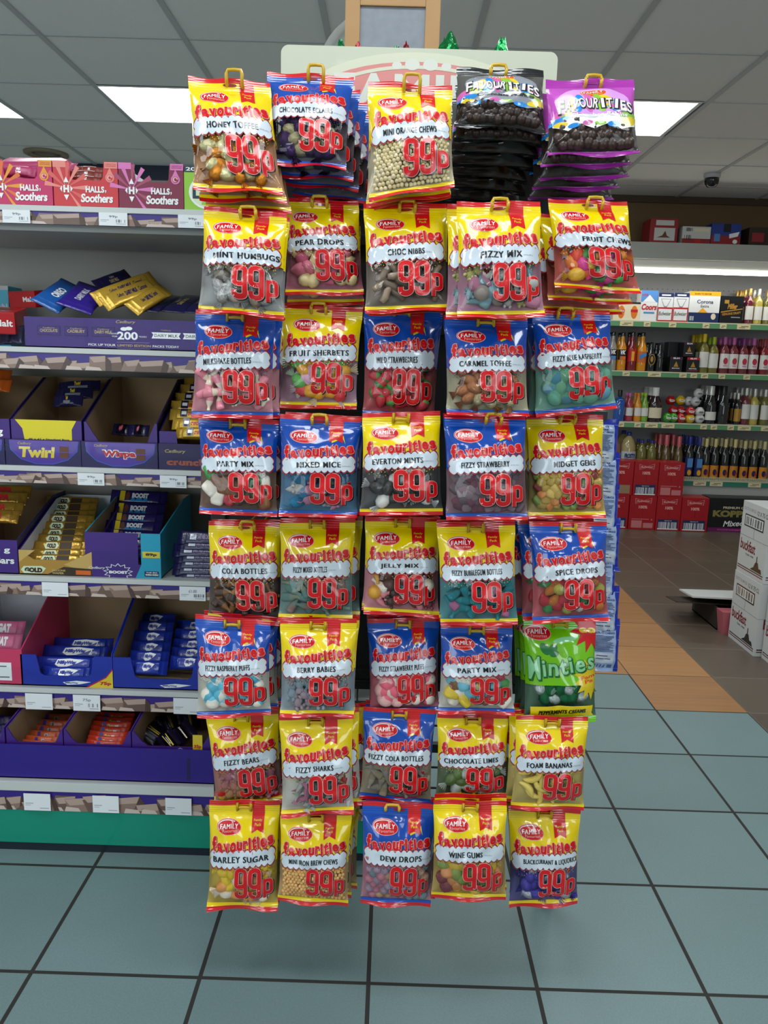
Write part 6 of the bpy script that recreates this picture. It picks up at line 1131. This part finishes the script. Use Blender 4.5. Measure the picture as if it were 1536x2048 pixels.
# red beer cartons on the floor
YR = 6.0; BOXR = mat('beer_carton_red', 'a80f1c', .4, coat=.15, var=.05); BOXT = mat('print_rose', 'c9787c', .45)
def redbox(lab, a, b_, yt, yb_, z0, Yq, kind):
    x0, x1 = P(a, (yt+yb_)/2, Yq)[0]+.001, P(b_, (yt+yb_)/2, Yq)[0]-.001; h = .262; mb = MB(); mb.box((x0, Yq, z0), (x1, Yq+.17, z0+h), BOXR, .002); f = front(mb, x0, x1, z0, z0+h, Yq)
    f.poly([(.18, .93), (.5, .87), (.82, .95), (.8, .78), (.5, .83), (.2, .76)], BOXT, 1); f.poly([(.21, .91), (.5, .865), (.79, .93), (.77, .8), (.5, .84), (.23, .78)], BOXR, 2); f.text('Budweiser', .25, .76, .853, .06, PINKW, 3, .02, 1, .2, .03)
    f.text('100%', .34, .66, .67, .09, PINKW, 1, .03); f.rect(.49, .42, .515, .6, DRED, 1)
    if kind == 'bar': f.rect(.08, .03, .92, .33, NB, 1); f.bars(.12, .06, .88, .25, WHT, 2, 22, 7); f.rect(.08, .03, .92, .06, WHT, 2); f.text('THIS WAY UP', .35, .65, .29, .03, WHT, 2, .0)
    elif kind == 'info': f.rect(.1, .05, .5, .27, BOXT, 1); f.rect(.55, .05, .92, .2, BOXT, 1); f.rect(.1, .3, .75, .32, BOXT, 1); f.poly([(.82, .28), (.9, .28), (.86, .34)], BOXT, 1)
    else: f.rect(.05, .05, .9, .3, CARD, 1)
    o = mb.build('beer_carton'); tag(o, lab, 'carton', 'red beer cartons on the floor')
for i, (a, b_, k) in enumerate(((1205, 1257, 'bar'), (1258.5, 1312, 'info'), (1313, 1362, 'bar'), (1363, 1417, 'bar'))): redbox('red beer carton on the floor, %s of the bottom row' % ('leftmost, half hidden', 'second', 'third', 'rightmost')[i], a, b_, 993, 1056, 0, YR+.01*(3-i), k)
for i, (a, b_, k) in enumerate(((1215, 1266.5, 'tape'), (1267.5, 1316.5, 'bar'), (1317.5, 1368, 'info'))): redbox('red beer carton stacked on top, %s of three' % ('leftmost with a brown patch', 'middle with a barcode', 'rightmost')[i], a, b_, 925, 992, .2625, YR+.01*(3-i), k)
x0, x1 = P(1419, 1010, YR+.03)[0], P(1560, 1010, YR+.03)[0]; mb = MB(); mb.box((x0, YR+.03, 0), (x1, YR+.20, .262), KB, .003); f = front(mb, x0, x1, 0, .262, YR+.03)
f.text('PREMIUM CIDER', .2, .62, .72, .07, CB, 1, .03); f.text('KOPPARBERG', .06, 1.1, .54, .2, mat('print_olive_gold', '8a8040', .4), 1, .06); f.text('Mixed Fruit', .22, .78, .27, .17, WHT, 1, .02, 1, .25, .06); f.rect(0, .0, 1, .12, mat('print_plum', '6a1c5c', .4), 1); f.text('KOPPARBERG BREWERY', .15, .85, .06, .04, PNK, 2, .01)
o = mb.build('cider_carton'); tag(o, 'black and purple cider carton lettered in gold on the floor', 'carton')
# white wine cartons on the right
BW_ = mat('carton_off_white', 'c3c6c4', .55, var=.04, vscale=5); BTX = mat('print_maroon', '7a1c28', .5)
def whitebox(lab, x0, y0, y1, z0, h, D=.34, grp='white tonic wine cartons'):
    mb = MB(); mb.box((x0, y0, z0), (x0+D, y1, z0+h), BW_, .002)
    f = Face(mb, (x0, y1, z0), (0, -1, 0), (0, 0, 1), y1-y0, h)
    f.text('buckfast', .06, .62, .40, .15, BTX, 1, .02, .95, 0, -.02); f.text('TONIC WINE', .28, .58, .28, .025, INK, 1, .01); f.rect(.03, .055, .97, .068, BTX, 1); f.rect(.03, .085, .97, .1, INK, 1)
    f.poly([(.5, .11), (.92, .11), (.88, .17), (.8, .17), (.76, .24), (.73, .24), (.725, .32), (.7, .32), (.695, .24), (.66, .22), (.62, .16)], INK, 1)
    f.rect(.12, .66, .82, .83, INK, 1); f.rect(.15, .68, .79, .81, WHT, 2); f.bars(.18, .69, .76, .80, INK, 3, 24, 3); f.text('12 X 75 CL', .55, .95, .89, .06, INK, 1, .0); f.text('OCT-5 09:22', .05, .5, .9, .04, GREY, 1, .0); f.rect(.0, .52, 1., .526, GREY, 1); f.rect(.5, .52, .508, .66, GREY, 1)
    f = front(mb, x0, x0+D, z0, z0+h, y0); f.text('buckfast', .08, .6, .45, .14, BTX, 1, .02); f.rect(.03, .055, .97, .068, BTX, 1); f.rect(.03, .085, .97, .1, INK, 1); f.rect(.0, .52, 1., .526, GREY, 1)
    o = mb.build('wine_carton'); tag(o, lab, 'carton', grp)
xa = 1.60; ya, yb_ = 3.553, 3.29; hA = P(1492, 999, ya)[2]/2
whitebox('white wine carton lying lower in the far stack, standing on the brown tiles', xa, yb_, ya, 0, hA-.001); whitebox('white wine carton uppermost on the far stack', xa+.003, yb_, ya, hA, hA-.001); whitebox('white wine carton of the nearer stack, cut off by the right edge', xa+.03, 3.0, 3.28, 0, hA-.001)
# torn carton lid over a pink tub
FW = mat('lid_white', 'cfd2cf', .5); fl = empty('open_carton', (1.62, 3.78, 0)); tag(fl, 'low dark open carton with a white lid flap behind the wine cartons', 'carton'); DK = mat('carton_brown_dark', '3a2f28', .7)
zf_ = P(1430, 1180, 3.78)[2]
MB().box((1.58, 3.64, 0), (2.0, 3.645, zf_-.05), DK).box((1.58, 3.95, 0), (2.0, 3.955, zf_-.05), DK).box((1.58, 3.645, 0), (1.585, 3.95, zf_-.05), DK).box((1.58, 3.64, 0), (2.0, 3.95, .006), DK).build('carton_body', fl)
MB().hexa([(1.46, 3.66, zf_-.008), (1.98, 3.64, zf_-.014), (1.98, 3.96, zf_-.058), (1.50, 3.94, zf_-.052), (1.46, 3.66, zf_), (1.98, 3.64, zf_-.006), (1.98, 3.96, zf_-.050), (1.50, 3.94, zf_-.044)], FW).build('lid_flap', fl)
MB().hexa([(1.40, 3.70, zf_-.045), (1.98, 3.66, zf_-.05), (1.98, 3.95, zf_-.09), (1.43, 3.93, zf_-.085), (1.40, 3.70, zf_-.041), (1.98, 3.66, zf_-.046), (1.98, 3.95, zf_-.086), (1.43, 3.93, zf_-.081)], DK).build('side_flap', fl)
pt = MB(); PT = mat('tub_pink', 'b8606a', .35, coat=.3); pt.hexa([(1.585, 3.575, 0), (1.70, 3.575, 0), (1.70, 3.635, 0), (1.585, 3.635, 0), (1.57, 3.565, .11), (1.71, 3.565, .11), (1.71, 3.638, .11), (1.57, 3.638, .11)], PT); o = pt.build('plastic_tub'); tag(o, 'pink plastic tub on the floor under the white carton flap', 'tub')

# ================================================================== strip of pork scratchings on the right side of the stand
PBL = mat('packet_blue_edge', '1a2fb0', .3, coat=.3, bump=.3, bscale=30, rnd=True); PPA = mat('packet_pale', 'a9bfe6', .3, coat=.3, bump=.3, bscale=30, rnd=True); PTX = mat('packet_ink', '34426e', .5); PCL = film('packet_clear', .06, .08, .4, 24., (.93, .95, .98))
tops = [838, 905, 968, 1036, 1106, 1172, 1238]
for i, yt in enumerate(tops):
    Y = 1.675-.007*i; dx = (0, 3, 1, 4, -4, 2, 3)[i]
    q = [P(1168+dx, yt-2, Y), P(1238+dx, yt, Y+.02), P(1232+dx, yt+106, Y+.012), P(1164+dx, yt+100, Y-.012)]
    b = Bag(q, 900+i, .012, .54); C0 = (b.q[0]+b.q[1])/2; root = empty('snack_packet', C0)
    tag(root, 'blue edged packet of pork scratchings, %s on the side strip' % ('uppermost' if i == 0 else 'lowest' if i == 6 else ORDN[i]+' from the top'), 'snack packet', 'pork scratchings on the side strip')
    ts, pf, bs, bk = MB(), MB(), MB(), MB()
    b.strip(ts, 0, .115, PBL); b.strip(pf, .115, .935, PPA); b.strip(bs, .935, 1, PPA); b.strip(bk, 0, 1, PBL, True)
    for mb_, v0, v1 in ((pf, .12, .93), (bs, .936, .995)):
        b.print_(mb_, rect(.86, v0, .995, v1), PBL, 1)
    words(b, pf, 'GRAY', .40, .72, .155, .045, NAVY, 2, .02); words(b, pf, 'PORK', .42, .70, .215, .035, NAVY, 2, .02); words(b, pf, 'SCRATCHINGS', .24, .82, .26, .035, NAVY, 2, .02)
    r = random.Random(i)
    for k in range(13): v = .31+k*.024; b.print_(pf, rect(.1, v, r.uniform(.6, .82), v+.011), PTX, 2)
    b.print_(pf, rect(.2, .64, .8, .83), mat('packet_white', 'd3dcea', .4), 2); b.print_(pf, rect(.25, .68, .6, .695), PTX, 3); b.print_(pf, rect(.25, .74, .7, .755), PTX, 3)
    for k in range(18):
        if r.random() < .7: b.print_(pf, rect(.12+k*.038, .86, .12+k*.038+.02, .93), NAVY, 2)
    for mb_, nm in ((ts, 'top_seal'), (pf, 'printed_front'), (bs, 'bottom_seal'), (bk, 'back_film')): mb_.build(nm, root, C0)
sx_ = P(1205, 1000, 1.70)[0]; t = MB().box((sx_-.03, 1.695, .55), (sx_-.022, 1.70, 1.16), STEEL).build('clip_strip', st)
MB().box((XR-.02, 1.64, 1.10), (sx_-.02, 1.70, 1.12), blackm).build('strip_bracket', st)

# ================================================================== things resting behind the header board
OAK = mat('frame_oak', 'b98f5e', .5, var=.15, vscale=12); SLATE = mat('frame_slate', '8f959e', .6, var=.18, vscale=60)
YF = 1.76; x0, x1 = P(690, 50, YF)[0], P(880, 50, YF)[0]; zF0 = tz; zF1 = P(785, -8, YF)[2]; bw_ = .030
fr_ = empty('framed_board', ((x0+x1)/2, YF, zF0)); tag(fr_, 'oak framed speckled grey board standing behind the header board', 'framed board')
m_ = MB()
for a in ((x0, zF0, x0+bw_, zF1), (x1-bw_, zF0, x1, zF1), (x0+bw_, zF0, x1-bw_, zF0+bw_), (x0+bw_, zF1-.018, x1-bw_, zF1)): m_.box((a[0], YF, a[1]), (a[2], YF+.018, a[3]), OAK, .002)
m_.build('wooden_frame', fr_); MB().box((x0+bw_-.004, YF+.006, zF0+.01), (x1-bw_+.004, YF+.012, zF1-.005), SLATE).build('grey_board', fr_)
DG = mat('dish_grey', '9a9c98', .4); c = P(735, 33, 1.86); R_ = (c[2]-tz)/2.06
o = MB().lathe([(.0, 0), (R_*.8, 0), (R_*.95, -.012), (R_, -.02), (R_*1.03, -.022), (R_*1.0, -.026), (R_*.9, -.014), (R_*.75, -.005), (0, -.004)], (0, 0, 0), DG, 32, 'y').build('round_dish'); o.location = (c[0], 1.86, tz+R_*1.03); o.rotation_euler = (0, 0, -.5); tag(o, 'round grey dish standing on edge left of the framed board', 'dish')
FG = mat('foil_green', '0c7a3c', .2, .55, bump=.7, bscale=70); FR = mat('foil_red', '7a1c20', .25, .5, bump=.7, bscale=70)
for i, (pxc, ptop, w, m, lab) in enumerate(((682, 74, .026, FG, 'green foil parcel beside the grey dish'), (718, 82, .022, FR, 'dark red foil parcel in front of the frame, left end'), (792, 90, .020, FG, 'small green foil parcel in front of the grey board'), (812, 80, .016, FR, 'thin dark red foil twist in front of the grey board'), (898, 64, .036, FG, 'large green foil parcel right of the oak frame'), (1004, 73, .026, FG, 'green foil parcel near the right end of the header board'))):
    Y = 1.66+.012*(i % 2); ctr = P(pxc, ptop, Y); h = ctr[2]-tz; r = random.Random(70+i); V, F = ico(3); V = V.copy()
    for k in range(len(V)):
        p = V[k]; d = 1+.28*mnoise.noise(Vector(p*2.3)+Vector((i*7, 0, 0))); top = max(0, p[2]); V[k] = (p[0]*w*d*(1-.45*top), p[1]*w*.8*d*(1-.4*top), (p[2]*.5+.5)*h*(1 if p[2] < .3 else 1+.18*mnoise.noise(Vector(p*4)+Vector((0, i*3, 0)))))
    V[:, 2] -= V[:, 2].min(); V[:, 2] *= h/V[:, 2].max()
    o = MB().add(V+np.array([ctr[0], Y, tz]), F, m).build('foil_parcel'); tag(o, lab, 'foil parcel', 'foil parcels behind the header board')
# invented glowing panes behind the viewer, added to brighten the bags from the front
for n_, (xa, xb) in enumerate(((-3.5, -1.4), (1.5, 3.1))):
    wx = empty('window_%d' % (n_+1), ((xa+xb)/2, RY0+.02, 1.3)); wx['kind'] = 'structure'
    MB().add([(xa, RY0+.02, .4), (xb, RY0+.02, .4), (xb, RY0+.02, 2.3), (xa, RY0+.02, 2.3)], [(0, 1, 2, 3)], mat('daylit_glass', (.8, .9, 1), .3, emit=((.86, .94, 1.), FILL_STRENGTH))).build('window_pane', wx)
    wf = MB()
    for x in (xa-.05, (xa+xb)/2-.025, xb): wf.box((x, RY0, .35), (x+.05, RY0+.05, 2.35), STEEL)
    wf.box((xa-.05, RY0, .35), (xb+.05, RY0+.05, .4), STEEL); wf.box((xa-.05, RY0, 2.3), (xb+.05, RY0+.05, 2.35), STEEL); wf.build('window_frame', wx)
